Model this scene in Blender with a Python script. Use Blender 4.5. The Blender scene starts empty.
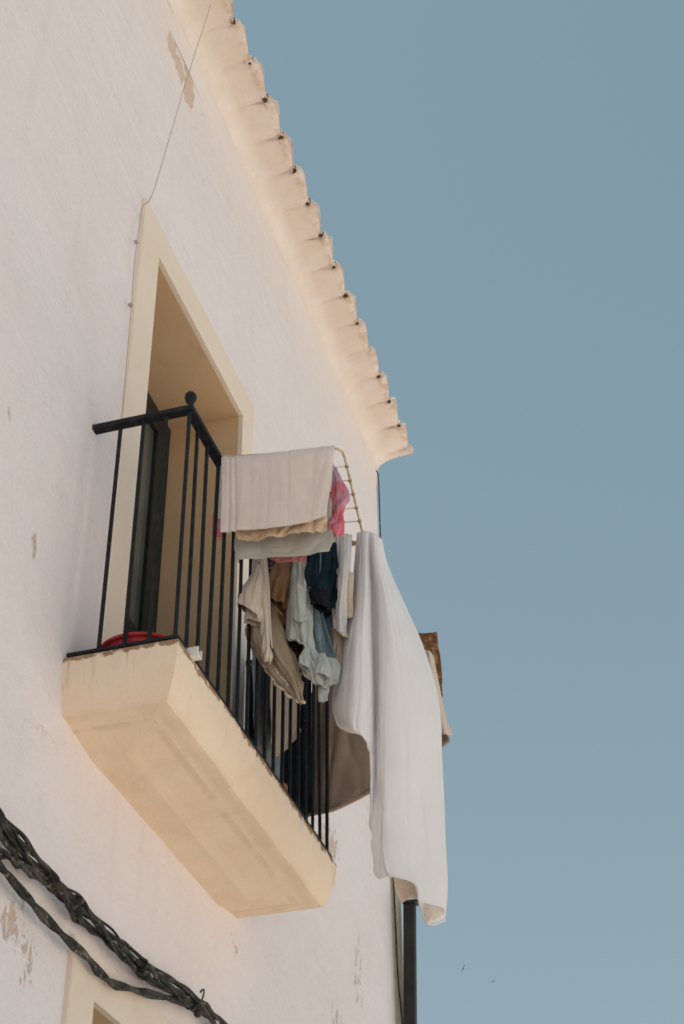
import bpy, math, random
import numpy as np
from mathutils import Vector, noise

random.seed(7)
ZO = 4.35                      # height of the balcony floor above the street
scene = bpy.context.scene
COL = scene.collection

# ------------------------------------------------------------------ camera
YAW, PITCH, ROLL, FPX = -0.2797488, 0.6554879, -0.0129991, 1567.2676
CAM = np.array([2.0640948, -3.9016420, -2.7422689])
_fw = np.array([math.sin(YAW)*math.cos(PITCH), math.cos(YAW)*math.cos(PITCH), math.sin(PITCH)])
_r = np.cross(_fw, [0, 0, 1.0]); _r /= np.linalg.norm(_r); _u = np.cross(_r, _fw)
_c, _s = math.cos(ROLL), math.sin(ROLL)
_R, _U = _c*_r+_s*_u, -_s*_r+_c*_u

def at(px, py, Y):
    """the point in the vertical plane y = Y (across the street direction) measured from the photo"""
    v = _fw + (px-342.0)/FPX*_R - (py-512.0)/FPX*_U
    t = (Y-CAM[1])/v[1]
    return CAM + t*v

cam_d = bpy.data.cameras.new('camera'); cam = bpy.data.objects.new('camera', cam_d); COL.objects.link(cam)
from mathutils import Matrix
M3 = Matrix((tuple(_R), tuple(_U), tuple(-_fw))).transposed()
cam.matrix_world = Matrix.Translation(Vector(CAM)+Vector((0, 0, ZO))) @ M3.to_4x4()
cam_d.sensor_fit = 'VERTICAL'; cam_d.sensor_height = 36.0; cam_d.lens = FPX*36.0/1024.0
cam_d.clip_start = 0.05; cam_d.clip_end = 3000
scene.camera = cam

# ------------------------------------------------------------------ light
SUN_FROM = Vector((-0.25, -0.30, 0.92)).normalized()
el = math.asin(SUN_FROM.z); az = math.atan2(SUN_FROM.x, SUN_FROM.y)
sd = bpy.data.lights.new('sun', 'SUN'); sd.energy = 4.85; sd.angle = math.radians(0.53); sd.color = (1.0, 0.95, 0.89)
so = bpy.data.objects.new('sun', sd); COL.objects.link(so)
so.rotation_euler = (-SUN_FROM).to_track_quat('-Z', 'Y').to_euler(); so.location = (-10, -10, 40)

w = bpy.data.worlds.new('World'); scene.world = w; w.use_nodes = True
nt = w.node_tree; nt.nodes.clear()
sky = nt.nodes.new('ShaderNodeTexSky'); sky.sky_type = 'NISHITA'; sky.sun_disc = False
sky.sun_elevation = el; sky.sun_rotation = az; sky.altitude = 100; sky.air_density = 1.0; sky.dust_density = 2.2; sky.ozone_density = 1.6
hs = nt.nodes.new('ShaderNodeHueSaturation'); hs.inputs['Saturation'].default_value = 0.62; hs.inputs['Hue'].default_value = 0.485
mx = nt.nodes.new('ShaderNodeMix'); mx.data_type = 'RGBA'; mx.blend_type = 'MIX'; mx.inputs['Factor'].default_value = 0.55
gm = nt.nodes.new('ShaderNodeNewGeometry'); sx = nt.nodes.new('ShaderNodeSeparateXYZ'); nt.links.new(gm.outputs['Incoming'], sx.inputs[0])
mr = nt.nodes.new('ShaderNodeMapRange'); mr.inputs['From Min'].default_value = -.30; mr.inputs['From Max'].default_value = -.88
nt.links.new(sx.outputs['Z'], mr.inputs['Value'])
gr_ = nt.nodes.new('ShaderNodeMix'); gr_.data_type = 'RGBA'; nt.links.new(mr.outputs['Result'], gr_.inputs['Factor'])
gr_.inputs['A'].default_value = (2.50, 3.60, 3.98, 1); gr_.inputs['B'].default_value = (1.66, 2.94, 3.48, 1)
nt.links.new(gr_.outputs['Result'], mx.inputs['B'])
bg = nt.nodes.new('ShaderNodeBackground'); bg.inputs['Strength'].default_value = 0.12
wo = nt.nodes.new('ShaderNodeOutputWorld')
nt.links.new(sky.outputs[0], hs.inputs['Color']); nt.links.new(hs.outputs[0], mx.inputs['A'])
nt.links.new(mx.outputs['Result'], bg.inputs['Color']); nt.links.new(bg.outputs[0], wo.inputs['Surface'])

scene.view_settings.view_transform = 'Standard'; scene.view_settings.look = 'None'
scene.view_settings.exposure = 0; scene.view_settings.gamma = 1
scene.render.engine = 'CYCLES'
scene.cycles.use_denoising = True; scene.cycles.denoiser = 'OPENIMAGEDENOISE'
scene.cycles.use_adaptive_sampling = False; scene.cycles.filter_width = 1.7
scene.cycles.max_bounces = 8; scene.cycles.diffuse_bounces = 5
scene.cycles.sample_clamp_indirect = 4

# ------------------------------------------------------------------ materials
class NT:
    """small helper around a material's node tree"""
    def __init__(s, name, rough=0.8, spec=0.2):
        s.m = bpy.data.materials.new(name); s.m.use_nodes = True
        s.t = s.m.node_tree; s.b = s.t.nodes['Principled BSDF']
        s.b.inputs['Roughness'].default_value = rough
        s.b.inputs['Specular IOR Level'].default_value = spec
        s.geo = s.t.nodes.new('ShaderNodeNewGeometry')
    def pos(s, scale=(1, 1, 1), off=(0, 0, 0)):
        n = s.t.nodes.new('ShaderNodeMapping'); n.inputs['Scale'].default_value = scale; n.inputs['Location'].default_value = off
        s.t.links.new(s.geo.outputs['Position'], n.inputs['Vector']); return n.outputs[0]
    def noise(s, sc, detail=4, rough=0.55, vec=None, dist=0.0):
        n = s.t.nodes.new('ShaderNodeTexNoise'); n.inputs['Scale'].default_value = sc
        n.inputs['Detail'].default_value = detail; n.inputs['Roughness'].default_value = rough; n.inputs['Distortion'].default_value = dist
        s.t.links.new(vec if vec is not None else s.pos(), n.inputs['Vector']); return n.outputs['Fac']
    def ramp(s, fac, a, b):
        n = s.t.nodes.new('ShaderNodeMapRange'); n.interpolation_type = 'SMOOTHSTEP'
        n.inputs['From Min'].default_value = a; n.inputs['From Max'].default_value = b
        s.t.links.new(fac, n.inputs['Value']); return n.outputs['Result']
    def math(s, op, a, b=None):
        n = s.t.nodes.new('ShaderNodeMath'); n.operation = op
        for i, v in enumerate((a, b)):
            if v is None: continue
            if isinstance(v, (int, float)): n.inputs[i].default_value = v
            else: s.t.links.new(v, n.inputs[i])
        return n.outputs[0]
    def mix(s, fac, a, b):
        n = s.t.nodes.new('ShaderNodeMix'); n.data_type = 'RGBA'
        if isinstance(fac, (int, float)): n.inputs['Factor'].default_value = fac
        else: s.t.links.new(fac, n.inputs['Factor'])
        for k, v in (('A', a), ('B', b)):
            if isinstance(v, tuple): n.inputs[k].default_value = (*v, 1)
            else: s.t.links.new(v, n.inputs[k])
        return n.outputs['Result']
    def color(s, c):
        if isinstance(c, tuple): s.b.inputs['Base Color'].default_value = (*c, 1)
        else: s.t.links.new(c, s.b.inputs['Base Color'])
    def bump(s, h, strength=0.3, dist=0.01):
        n = s.t.nodes.new('ShaderNodeBump'); n.inputs['Strength'].default_value = strength; n.inputs['Distance'].default_value = dist
        s.t.links.new(h, n.inputs['Height']); s.t.links.new(n.outputs[0], s.b.inputs['Normal'])
    def xyz(s):
        n = s.t.nodes.new('ShaderNodeSeparateXYZ'); s.t.links.new(s.geo.outputs['Position'], n.inputs[0]); return n.outputs
    def near(s, p, rad):
        """1 at point p falling to 0 at rad (rad = (y, z) radii on the facade)"""
        n = s.t.nodes.new('ShaderNodeMapping')
        n.inputs['Scale'].default_value = (0, 1/rad[0], 1/rad[1]); n.inputs['Location'].default_value = (0, -p[0]/rad[0], -(p[1]+ZO)/rad[1])
        s.t.links.new(s.geo.outputs['Position'], n.inputs['Vector'])
        l = s.t.nodes.new('ShaderNodeVectorMath'); l.operation = 'LENGTH'; s.t.links.new(n.outputs[0], l.inputs[0])
        return s.ramp(l.outputs['Value'], 1.0, 0.0)

def m_wall():
    n = NT('whitewash', 0.9, 0.1)
    big = n.noise(1.1, 3); mid = n.noise(7, 4, 0.6); fine = n.noise(60, 3, 0.6); grit = n.noise(260, 2, 0.7)
    c = n.mix(n.ramp(big, 0.3, 0.7), (0.865, 0.768, 0.765), (0.89, 0.805, 0.803))
    c = n.mix(n.math('MULTIPLY', n.ramp(mid, 0.5, 0.8), 0.22), c, (0.72, 0.65, 0.60))
    c = n.mix(n.math('MULTIPLY', n.ramp(fine, 0.45, 0.75), 0.12), c, (0.62, 0.57, 0.53))
    # rain streaks under the eave and warmth near the corner
    st = n.noise(1.0, 4, 0.6, n.pos((1, 9, 0.7)))
    c = n.mix(n.math('MULTIPLY', n.ramp(st, 0.52, 0.8), 0.16), c, (0.62, 0.55, 0.48))
    z = n.xyz()
    warm = n.math('MULTIPLY', n.ramp(z[2], ZO+2.6, ZO+4.3), 0.55)
    c = n.mix(warm, c, (0.835, 0.725, 0.675))
    # flaked-off paint at a few places
    fl = n.noise(30, 6, 0.7, n.pos((1, 1.0, 0.55)), 0.6)
    tot = None
    for p, r, k in [((0.64, 3.76), (0.13, 0.26), 1.3), ((0.40, 3.78), (0.13, 0.16), 1.05), ((0.52, 3.76), (0.14, 0.16), 1.05), ((-0.12, -0.95), (0.22, 0.20), .62), ((-0.02, -1.02), (0.14, 0.2), .58),
                    ((3.17, 4.19), (0.16, 0.12), .6), ((2.98, 0.70), (0.35, 0.30), .75), ((-0.28, 0.25), (0.06, 0.10), .7), ((3.1, -0.2), (0.22, 0.35), .65),
                    ((1.70, -0.30), (0.10, 0.12), .6), ((0.9, 3.35), (0.05, 0.06), .6), ((3.5, 0.2), (.2, .5), .55), ((-0.55, 0.6), (.05, .08), .55), ((-0.2, 1.1), (.04, .05), .5)]:
        a = n.math('MULTIPLY', n.near(p, r), k)
        tot = a if tot is None else n.math('MAXIMUM', tot, a)
    mask = n.ramp(n.math('ADD', fl, n.math('MULTIPLY', tot, 0.42)), 0.74, 0.79)
    mask = n.math('MULTIPLY', mask, n.ramp(tot, 0.02, 0.15))
    c = n.mix(n.math('MULTIPLY', mask, 0.85), c, (0.68, 0.49, 0.37))
    def cracks(sc, seed, th):
        v = n.t.nodes.new('ShaderNodeTexVoronoi'); v.feature = 'DISTANCE_TO_EDGE'; v.inputs['Scale'].default_value = sc
        wn = n.t.nodes.new('ShaderNodeTexNoise'); wn.inputs['Scale'].default_value = 3.5; wn.inputs['Detail'].default_value = 5
        va = n.t.nodes.new('ShaderNodeVectorMath'); va.operation = 'MULTIPLY_ADD'; va.inputs[1].default_value = (.5, .5, .5)
        pp = n.pos((1, 1, 1), (seed, seed, seed)); n.t.links.new(pp, wn.inputs['Vector']); n.t.links.new(wn.outputs['Color'], va.inputs[0]); n.t.links.new(pp, va.inputs[2]); n.t.links.new(va.outputs[0], v.inputs['Vector'])
        return n.math('MULTIPLY', n.ramp(v.outputs['Distance'], th, th*.25), n.ramp(n.noise(1.3, 3, .5, n.pos((1, 1, 1), (seed+4, 2, 1))), .56, .66))
    cr_ = cracks(.8, 3.0, .006)
    c = n.mix(n.math('MULTIPLY', cr_, .2), c, (0.50, 0.40, 0.33))
    trowel = n.noise(1.0, 3, .5, n.pos((3, 2.2, 4.5)), .8)
    c = n.mix(n.math('MULTIPLY', n.ramp(trowel, .5, .75), .14), c, (0.74, 0.66, 0.62))
    n.color(c)
    mid = n.math('ADD', mid, n.math('MULTIPLY', trowel, 1.1))
    h = n.math('ADD', n.math('MULTIPLY', mid, 0.9), n.math('ADD', n.math('MULTIPLY', fine, 0.28), n.math('MULTIPLY', grit, 0.16)))
    h = n.math('SUBTRACT', h, n.math('MULTIPLY', mask, 0.8))
    n.bump(h, 0.6, 0.018)
    return n.m

def m_plaster(name, a, b, dark, amt=0.5, bumpk=0.3, sc=6):
    n = NT(name, 0.9, 0.1)
    big = n.noise(2.2, 4); mid = n.noise(sc, 5, 0.62, None, 0.4); fine = n.noise(90, 3, 0.6)
    c = n.mix(n.ramp(big, 0.3, 0.7), a, b)
    c = n.mix(n.math('MULTIPLY', n.ramp(mid, 0.52, 0.8), amt), c, dark)
    c = n.mix(n.math('MULTIPLY', n.ramp(fine, 0.5, 0.8), 0.15), c, dark)
    n.color(c); n.bump(n.math('ADD', mid, n.math('MULTIPLY', fine, 0.3)), bumpk, 0.008)
    return n.m

def m_slab():
    n = NT('cream_stucco', 0.9, 0.1)
    big = n.noise(2.5, 4); mid = n.noise(9, 5, 0.65, None, 0.5); fine = n.noise(110, 3, 0.6)
    c = n.mix(n.ramp(big, 0.3, 0.7), (0.87, 0.675, 0.505), (0.89, 0.72, 0.565))
    c = n.mix(n.math('MULTIPLY', n.ramp(mid, 0.5, 0.8), 0.22), c, (0.66, 0.46, 0.29))
    c = n.mix(n.math('MULTIPLY', n.ramp(fine, 0.5, 0.8), 0.18), c, (0.55, 0.42, 0.28))
    z = n.xyz()
    top = n.ramp(z[2], ZO-0.11, ZO-0.015)
    # rain-washed grey on the upper fascia, rust along the very top
    gr = n.math('MULTIPLY', n.math('MULTIPLY', top, n.ramp(n.noise(4, 4, .6, n.pos((3, 3, .4))), 0.35, 0.7)), 0.45)
    c = n.mix(gr, c, (0.66, 0.59, 0.52))
    edge = n.ramp(z[2], ZO-0.055, ZO-0.006)
    rust = n.ramp(n.math('ADD', n.math('MULTIPLY', edge, .42), n.noise(20, 5, .7)), 0.79, 0.89)
    c = n.mix(n.math('MULTIPLY', rust, 0.85), c, (0.24, 0.12, 0.06))
    drip = n.math('MULTIPLY', n.ramp(z[2], ZO-0.20, ZO-0.01), n.ramp(n.noise(1.0, 3, .6, n.pos((26, 26, 2.0))), 0.62, 0.75))
    c = n.mix(n.math('MULTIPLY', drip, 0.45), c, (0.36, 0.22, 0.12))
    low = n.math('MULTIPLY', n.ramp(z[2], ZO-0.165, ZO-0.21), n.ramp(n.noise(8, 4), 0.35, 0.7))
    c = n.mix(n.math('MULTIPLY', low, 0.10), c, (0.58, 0.40, 0.22))
    stain = n.math('MULTIPLY', n.ramp(n.noise(3.2, 5, .62, n.pos((1, 1, 1), (7, 3, 2)), .5), .55, .72), .07)
    c = n.mix(stain, c, (0.60, 0.42, 0.27))
    arr = n.math('MULTIPLY', n.math('MULTIPLY', n.ramp(z[2], ZO-.188, ZO-.199), n.ramp(z[2], ZO-.2065, ZO-.2035)), n.ramp(n.noise(11, 4, .6), .38, .6))
    c = n.mix(n.math('MULTIPLY', arr, .10), c, (0.50, 0.34, 0.20))
    lin = n.math('MULTIPLY', n.math('MULTIPLY', n.ramp(z[2], ZO-.2065, ZO-.209), n.ramp(z[2], ZO-.2135, ZO-.211)), n.ramp(n.noise(9, 4, .6), .35, .55))
    c = n.mix(n.math('MULTIPLY', lin, .30), c, (0.55, 0.38, 0.23))
    n.color(c); n.bump(n.math('ADD', mid, n.math('MULTIPLY', fine, 0.35)), 0.5, 0.008)
    return n.m

def m_cloth(name, a, b=None, weave=0.15, streak=None, sheen=0.1, glow=0.0, bump=.25):
    n = NT(name, 0.95, 0.05)
    b = b or tuple(x*0.86 for x in a)
    big = n.noise(9, 4, 0.6); fine = n.noise(420, 2, 0.6); wv = n.noise(1.0, 2, .5, n.pos((160, 160, 12)))
    c = n.mix(n.ramp(big, 0.3, 0.72), a, b)
    c = n.mix(n.math('MULTIPLY', n.ramp(fine, 0.45, 0.7), weave), c, tuple(x*0.7 for x in a))
    c = n.mix(n.math('MULTIPLY', n.ramp(wv, 0.45, 0.7), weave), c, tuple(min(1, x*1.12) for x in a))
    if streak:
        c = n.mix(n.ramp(n.noise(streak[1], 4, .6), 0.48, 0.62), c, streak[0])
    n.color(c)
    n.bump(n.math('ADD', n.noise(30, 3, .6), n.math('MULTIPLY', fine, 0.2)), bump, 0.006)
    n.b.inputs['Sheen Weight'].default_value = sheen
    if glow:      # thin cotton lets some light through
        tr = n.t.nodes.new('ShaderNodeBsdfTranslucent'); tr.inputs['Color'].default_value = (*a, 1)
        ms = n.t.nodes.new('ShaderNodeMixShader'); ms.inputs[0].default_value = glow
        out = n.t.nodes['Material Output']; n.t.links.new(n.b.outputs[0], ms.inputs[1]); n.t.links.new(tr.outputs[0], ms.inputs[2]); n.t.links.new(ms.outputs[0], out.inputs['Surface'])
    return n.m

def m_print():
    n = NT('printed_cotton', 0.95, 0.05)
    v = n.t.nodes.new('ShaderNodeTexVoronoi'); v.inputs['Scale'].default_value = 70
    n.t.links.new(n.geo.outputs['Position'], v.inputs['Vector'])
    c = n.mix(n.ramp(v.outputs['Distance'], 0.25, 0.45), (0.45, 0.40, 0.40), (0.03, 0.03, 0.04))
    c = n.mix(n.math('MULTIPLY', n.ramp(n.noise(55, 2), .55, .65), .7), c, (0.35, 0.10, 0.12))
    n.color(c); return n.m

def m_denim(name, a):
    n = NT(name, 0.9, 0.1)
    tw = n.noise(1.0, 2, .5, n.pos((300, 300, 60))); big = n.noise(11, 4, .6)
    c = n.mix(n.ramp(big, .35, .7), a, tuple(x*1.7 for x in a))
    c = n.mix(n.math('MULTIPLY', n.ramp(tw, .5, .7), .35), c, tuple(x*2.4 for x in a))
    n.color(c); n.bump(n.noise(28, 3), .3, .006); return n.m

def m_iron():
    n = NT('black_iron', 0.6, 0.2)
    a = n.noise(35, 4, .6); chip = n.noise(48, 3, .6)
    c = n.mix(n.ramp(a, .4, .7), (0.010, 0.011, 0.014), (0.022, 0.024, 0.028))
    c = n.mix(n.math('MULTIPLY', n.ramp(chip, .70, .74), .75), c, (0.20, 0.13, 0.09))
    n.color(c); n.bump(a, .2, .003); return n.m

def m_simple(name, a, b=None, rough=0.6, sc=20, spec=.3, thr=(.35, .7), metal=0.0):
    n = NT(name, rough, spec)
    b = b or tuple(x*0.7 for x in a)
    n.color(n.mix(n.ramp(n.noise(sc, 4, .6), *thr), a, b)); n.bump(n.noise(sc*2, 3), .15, .003)
    n.b.inputs['Metallic'].default_value = metal
    return n.m

def m_tile():
    n = NT('whitewashed_terracotta', 0.9, 0.1)
    mid = n.noise(9, 5, .65, None, .4); fine = n.noise(70, 3, .6)
    c = n.mix(n.ramp(mid, .35, .7), (0.745, 0.655, 0.605), (0.78, 0.70, 0.66))
    c = n.mix(n.math('MULTIPLY', n.ramp(n.noise(14, 4, .6), .58, .80), .35), c, (0.64, 0.48, 0.37))
    x = n.xyz()
    c = n.mix(n.math('MULTIPLY', n.ramp(x[0], .035, .12), n.math('ADD', .45, n.math('MULTIPLY', n.ramp(n.noise(6, 4, .6), .35, .65), .5))), c, (0.70, 0.585, 0.515))
    tip = n.math('MULTIPLY', n.ramp(x[0], .205, .24), n.ramp(n.noise(17, 4, .6), .42, .62))
    c = n.mix(n.math('MULTIPLY', tip, .55), c, (0.50, 0.33, 0.20))
    c = n.mix(n.math('MULTIPLY', n.ramp(fine, .5, .8), .2), c, (0.50, 0.40, 0.32))
    n.color(c); n.bump(n.math('ADD', mid, n.math('MULTIPLY', fine, .3)), .4, .008); return n.m

def m_cable():
    n = NT('weathered_cable', 0.75, 0.25)
    c = n.mix(n.ramp(n.noise(14, 4, .6), .4, .65), (0.022, 0.021, 0.019), (0.080, 0.072, 0.060))
    c = n.mix(n.math('MULTIPLY', n.ramp(n.noise(38, 4, .7), .57, .70), .75), c, (0.36, 0.33, 0.275))
    n.color(c); n.bump(n.noise(60, 3), .3, .004); return n.m

def m_glass():
    n = NT('dim_window_glass', 0.12, 0.5)
    n.color(n.mix(n.ramp(n.noise(3, 3), .3, .7), (0.075, 0.085, 0.075), (0.12, 0.13, 0.115))); return n.m

def m_ground():
    n = NT('sunlit_pale_paving', 0.9, 0.1)
    v = n.t.nodes.new('ShaderNodeTexBrick'); v.inputs['Scale'].default_value = 1.4; v.inputs['Mortar Size'].default_value = .012
    v.inputs['Color1'].default_value = (.76, .68, .585, 1); v.inputs['Color2'].default_value = (.72, .645, .555, 1); v.inputs['Mortar'].default_value = (.52, .46, .40, 1)
    n.t.links.new(n.geo.outputs['Position'], v.inputs['Vector'])
    n.color(n.mix(n.math('MULTIPLY', n.ramp(n.noise(.6, 4), .4, .7), .3), v.outputs['Color'], (.66, .59, .51))); return n.m

MAT = dict(
    wall=m_wall(), slab=m_slab(), tile=m_tile(), iron=m_iron(), cable=m_cable(), glass=m_glass(), ground=m_ground(), prnt=m_print(),
    surround=m_plaster('cream_surround_plaster', (0.82, 0.68, 0.56), (0.845, 0.715, 0.605), (0.66, 0.53, 0.41), .25, .25),
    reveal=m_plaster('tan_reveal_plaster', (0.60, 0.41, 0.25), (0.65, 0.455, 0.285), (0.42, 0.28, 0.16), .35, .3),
    cornice=m_plaster('warm_whitewash', (0.78, 0.70, 0.67), (0.81, 0.735, 0.71), (0.74, 0.63, 0.57), .25, .25),
    dark=m_simple('dark_door_paint', (0.012, 0.015, 0.016), (0.022, 0.026, 0.026), .45),
    roof=m_simple('terracotta', (0.42, 0.22, 0.13), (0.30, 0.16, 0.10), .9, 8),
    hole=m_simple('mortar_hole_shade', (0.10, 0.055, 0.035), (0.05, 0.03, 0.02), .95, 30),
    rack=m_simple('aged_cream_wire', (0.62, 0.52, 0.38), (0.42, 0.30, 0.18), .5, 30),
    node=m_simple('rusty_joint', (0.28, 0.17, 0.08), (0.40, 0.27, 0.14), .8, 40),
    white_plastic=m_simple('white_plastic', (0.78, 0.76, 0.72), (0.70, 0.66, 0.6), .45, 15),
    red_plastic=m_simple('red_plastic', (0.42, 0.022, 0.03), (0.34, 0.015, 0.022), .4, 12, .4),
    terracotta=m_simple('pot_terracotta', (0.45, 0.19, 0.09), (0.33, 0.13, 0.07), .85, 14),
    magenta=m_simple('magenta_plastic', (0.32, 0.03, 0.08), (0.22, 0.02, 0.06), .45, 12),
    pipe=m_simple('dark_brown_pipe', (0.018, 0.014, 0.013), (0.03, 0.024, 0.02), .5, 9),
    conduit=m_simple('beige_conduit', (0.60, 0.54, 0.44), (0.50, 0.44, 0.35), .7, 9),
    wire=m_simple('grey_wire', (0.38, 0.34, 0.32), (0.48, 0.44, 0.41), .7, 9),
    bird=m_simple('dark_feathers', (0.03, 0.03, 0.035), (0.02, 0.02, 0.02), .8, 9),
    linen=m_cloth('oat_linen', (0.72, 0.605, 0.555), (0.77, 0.665, 0.62), .28),
    peach=m_cloth('peach_cotton', (0.70, 0.50, 0.34), (0.76, 0.58, 0.43)),
    grey=m_cloth('soft_grey_cotton', (0.50, 0.48, 0.445), (0.57, 0.55, 0.51), .12),
    pink=m_cloth('pink_towelling', (0.68, 0.16, 0.20), (0.62, 0.24, 0.30), .15, ((0.55, 0.36, 0.46), 11)),
    pinkb=m_cloth('coral_cotton', (0.62, 0.20, 0.20), (0.68, 0.30, 0.30)),
    taupe_shade=m_cloth('taupe_cotton_shade', (0.36, 0.275, 0.195), (0.43, 0.34, 0.25), .1),  # same shirt cotton, darkened in the colour for the shaded tail
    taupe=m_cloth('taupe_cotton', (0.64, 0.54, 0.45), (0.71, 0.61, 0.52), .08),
    brown=m_cloth('brown_cotton', (0.25, 0.14, 0.07), (0.31, 0.18, 0.095), .1),
    sage=m_cloth('sage_grey_cotton', (0.46, 0.48, 0.455), (0.54, 0.56, 0.53), .1),
    denim=m_denim('dark_denim', (0.008, 0.019, 0.027)),
    blue=m_denim('faded_blue_denim', (0.085, 0.125, 0.155)),
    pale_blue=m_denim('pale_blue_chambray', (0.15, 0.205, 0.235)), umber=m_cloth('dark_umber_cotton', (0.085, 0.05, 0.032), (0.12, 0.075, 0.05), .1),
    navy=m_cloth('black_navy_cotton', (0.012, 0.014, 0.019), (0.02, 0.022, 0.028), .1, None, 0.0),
    tee=m_cloth('white_cotton', (0.78, 0.735, 0.72), (0.82, 0.78, 0.77), .03, None, .1, .2, .15),
    beige=m_cloth('beige_cotton', (0.62, 0.49, 0.36), (0.68, 0.56, 0.43)),
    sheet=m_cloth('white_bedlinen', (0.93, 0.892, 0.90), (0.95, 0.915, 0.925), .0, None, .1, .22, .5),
    sheet_shade=m_cloth('bedlinen_underside_shade', (0.66, 0.55, 0.45), (0.71, 0.60, 0.50), .0),  # white sheet's turned-under side, with its shade put into a beige colour
    blanket=m_cloth('taupe_blanket', (0.30, 0.215, 0.165), (0.36, 0.26, 0.20), .22),
    blanket_edge=m_cloth('lit_blanket_edge', (0.70, 0.58, 0.49), (0.74, 0.63, 0.55)),  # blanket's outer face in light, painted as a paler cloth
    rust=m_cloth('rust_patterned_cloth', (0.22, 0.10, 0.045), (0.14, 0.065, 0.03), .2, ((0.42, 0.21, 0.10), 26)),
    slate=m_cloth('slate_blue_cotton', (0.27, 0.30, 0.32), (0.16, 0.19, 0.215), .08),
    tan=m_cloth('tan_cotton', (0.40, 0.31, 0.24), (0.46, 0.36, 0.28)),
)

# ------------------------------------------------------------------ mesh helpers
WORLD = {}
class MB:
    def __init__(s): s.v = []; s.f = []; s.mi = []; s.flat = []
    def add(s, v, f, mi=0, flat=False):
        o = len(s.v); s.v += [tuple(map(float, p)) for p in v]; s.f += [tuple(i+o for i in q) for q in f]
        s.mi += [mi]*len(f); s.flat += [flat]*len(f); return s
    def box(s, a, b, mi=0):
        (x0, y0, z0), (x1, y1, z1) = a, b
        v = [(x, y, z) for x in (x0, x1) for y in (y0, y1) for z in (z0, z1)]
        f = [(0, 1, 3, 2), (4, 6, 7, 5), (0, 4, 5, 1), (2, 3, 7, 6), (0, 2, 6, 4), (1, 5, 7, 3)]
        return s.add(v, f, mi, True)
    def tube(s, pts, r, n=8, mi=0, cap=True):
        pts = [Vector(p) for p in pts]; rr = r if isinstance(r, (list, tuple)) else [r]*len(pts)
        v = []; f = []; ref = None
        for i, p in enumerate(pts):
            d = (pts[min(i+1, len(pts)-1)]-pts[max(i-1, 0)]).normalized()
            if ref is None:
                ref = Vector((0, 0, 1)) if abs(d.z) < .9 else Vector((1, 0, 0))
            a = (ref-d*ref.dot(d)).normalized(); ref = a; b = d.cross(a)
            for k in range(n):
                t = 2*math.pi*k/n; v.append(p+(a*math.cos(t)+b*math.sin(t))*rr[i])
        for i in range(len(pts)-1):
            for k in range(n):
                f.append((i*n+k, i*n+(k+1) % n, (i+1)*n+(k+1) % n, (i+1)*n+k))
        if cap: f += [tuple(range(n))[::-1], tuple((len(pts)-1)*n+k for k in range(n))]
        return s.add(v, f, mi)
    def lathe(s, prof, c, n=20, mi=0, axis='z'):
        v = []; f = []
        for r, h in prof:
            for k in range(n):
                t = 2*math.pi*k/n; v.append((c[0]+r*math.cos(t), c[1]+r*math.sin(t), c[2]+h))
        for i in range(len(prof)-1):
            for k in range(n): f.append((i*n+k, i*n+(k+1) % n, (i+1)*n+(k+1) % n, (i+1)*n+k))
        f += [tuple(range(n))[::-1], tuple((len(prof)-1)*n+k for k in range(n))]
        return s.add(v, f, mi)
    def grid(s, P, mi=0):
        R, C = P.shape[:2]
        f = [(i*C+j, i*C+j+1, (i+1)*C+j+1, (i+1)*C+j) for i in range(R-1) for j in range(C-1)]
        return s.add(P.reshape(-1, 3), f, mi)
    def build(s, name, mats, parent=None, bevel=0, solid=0, sub=0, origin=None):
        A = np.array(s.v)
        if origin is None: origin = np.array([(A[:, 0].min()+A[:, 0].max())/2, (A[:, 1].min()+A[:, 1].max())/2, A[:, 2].min()])
        origin = np.array(origin, float)
        me = bpy.data.meshes.new(name); me.from_pydata((A-origin).tolist(), [], s.f)
        for m in (mats if isinstance(mats, (list, tuple)) else [mats]): me.materials.append(MAT[m])
        me.polygons.foreach_set('material_index', s.mi); me.polygons.foreach_set('use_smooth', [not k for k in s.flat]); me.update()
        o = bpy.data.objects.new(name, me); COL.objects.link(o)
        return place(o, origin, parent, bevel, solid, sub)

def place(o, origin, parent, bevel=0, solid=0, sub=0):
    WORLD[o.name] = np.array(origin, float)
    if parent is not None:
        o.parent = parent; o.location = Vector(np.array(origin)-WORLD[parent.name])
    else: o.location = Vector((origin[0], origin[1], origin[2]+ZO))
    if sub:
        m = o.modifiers.new('subsurf', 'SUBSURF'); m.levels = m.render_levels = sub
    if solid:
        m = o.modifiers.new('thickness', 'SOLIDIFY'); m.thickness = solid; m.offset = 0; m.use_rim = True
    if bevel:
        m = o.modifiers.new('bevel', 'BEVEL'); m.width = bevel; m.segments = 2; m.limit_method = 'ANGLE'; m.angle_limit = math.radians(40)
    return o

def thing(name, label, cat, loc, group=None):
    o = bpy.data.objects.new(name, None); COL.objects.link(o); o.empty_display_size = .1
    place(o, loc, None); return tag(o, label, cat, group)
def tag(o, label=None, cat=None, group=None, kind=None):
    for k, v in (('label', label), ('category', cat), ('group', group), ('kind', kind)):
        if v: o[k] = v
    return o
def copy_part(src, name_parent, delta):
    c = src.copy(); COL.objects.link(c); c.parent = name_parent; c.location = src.location+Vector(delta); return c
def bend(o): o.rotation_euler = (random.uniform(-.006, .006), random.uniform(-.006, .006), random.uniform(-.2, .2)); return o

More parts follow.
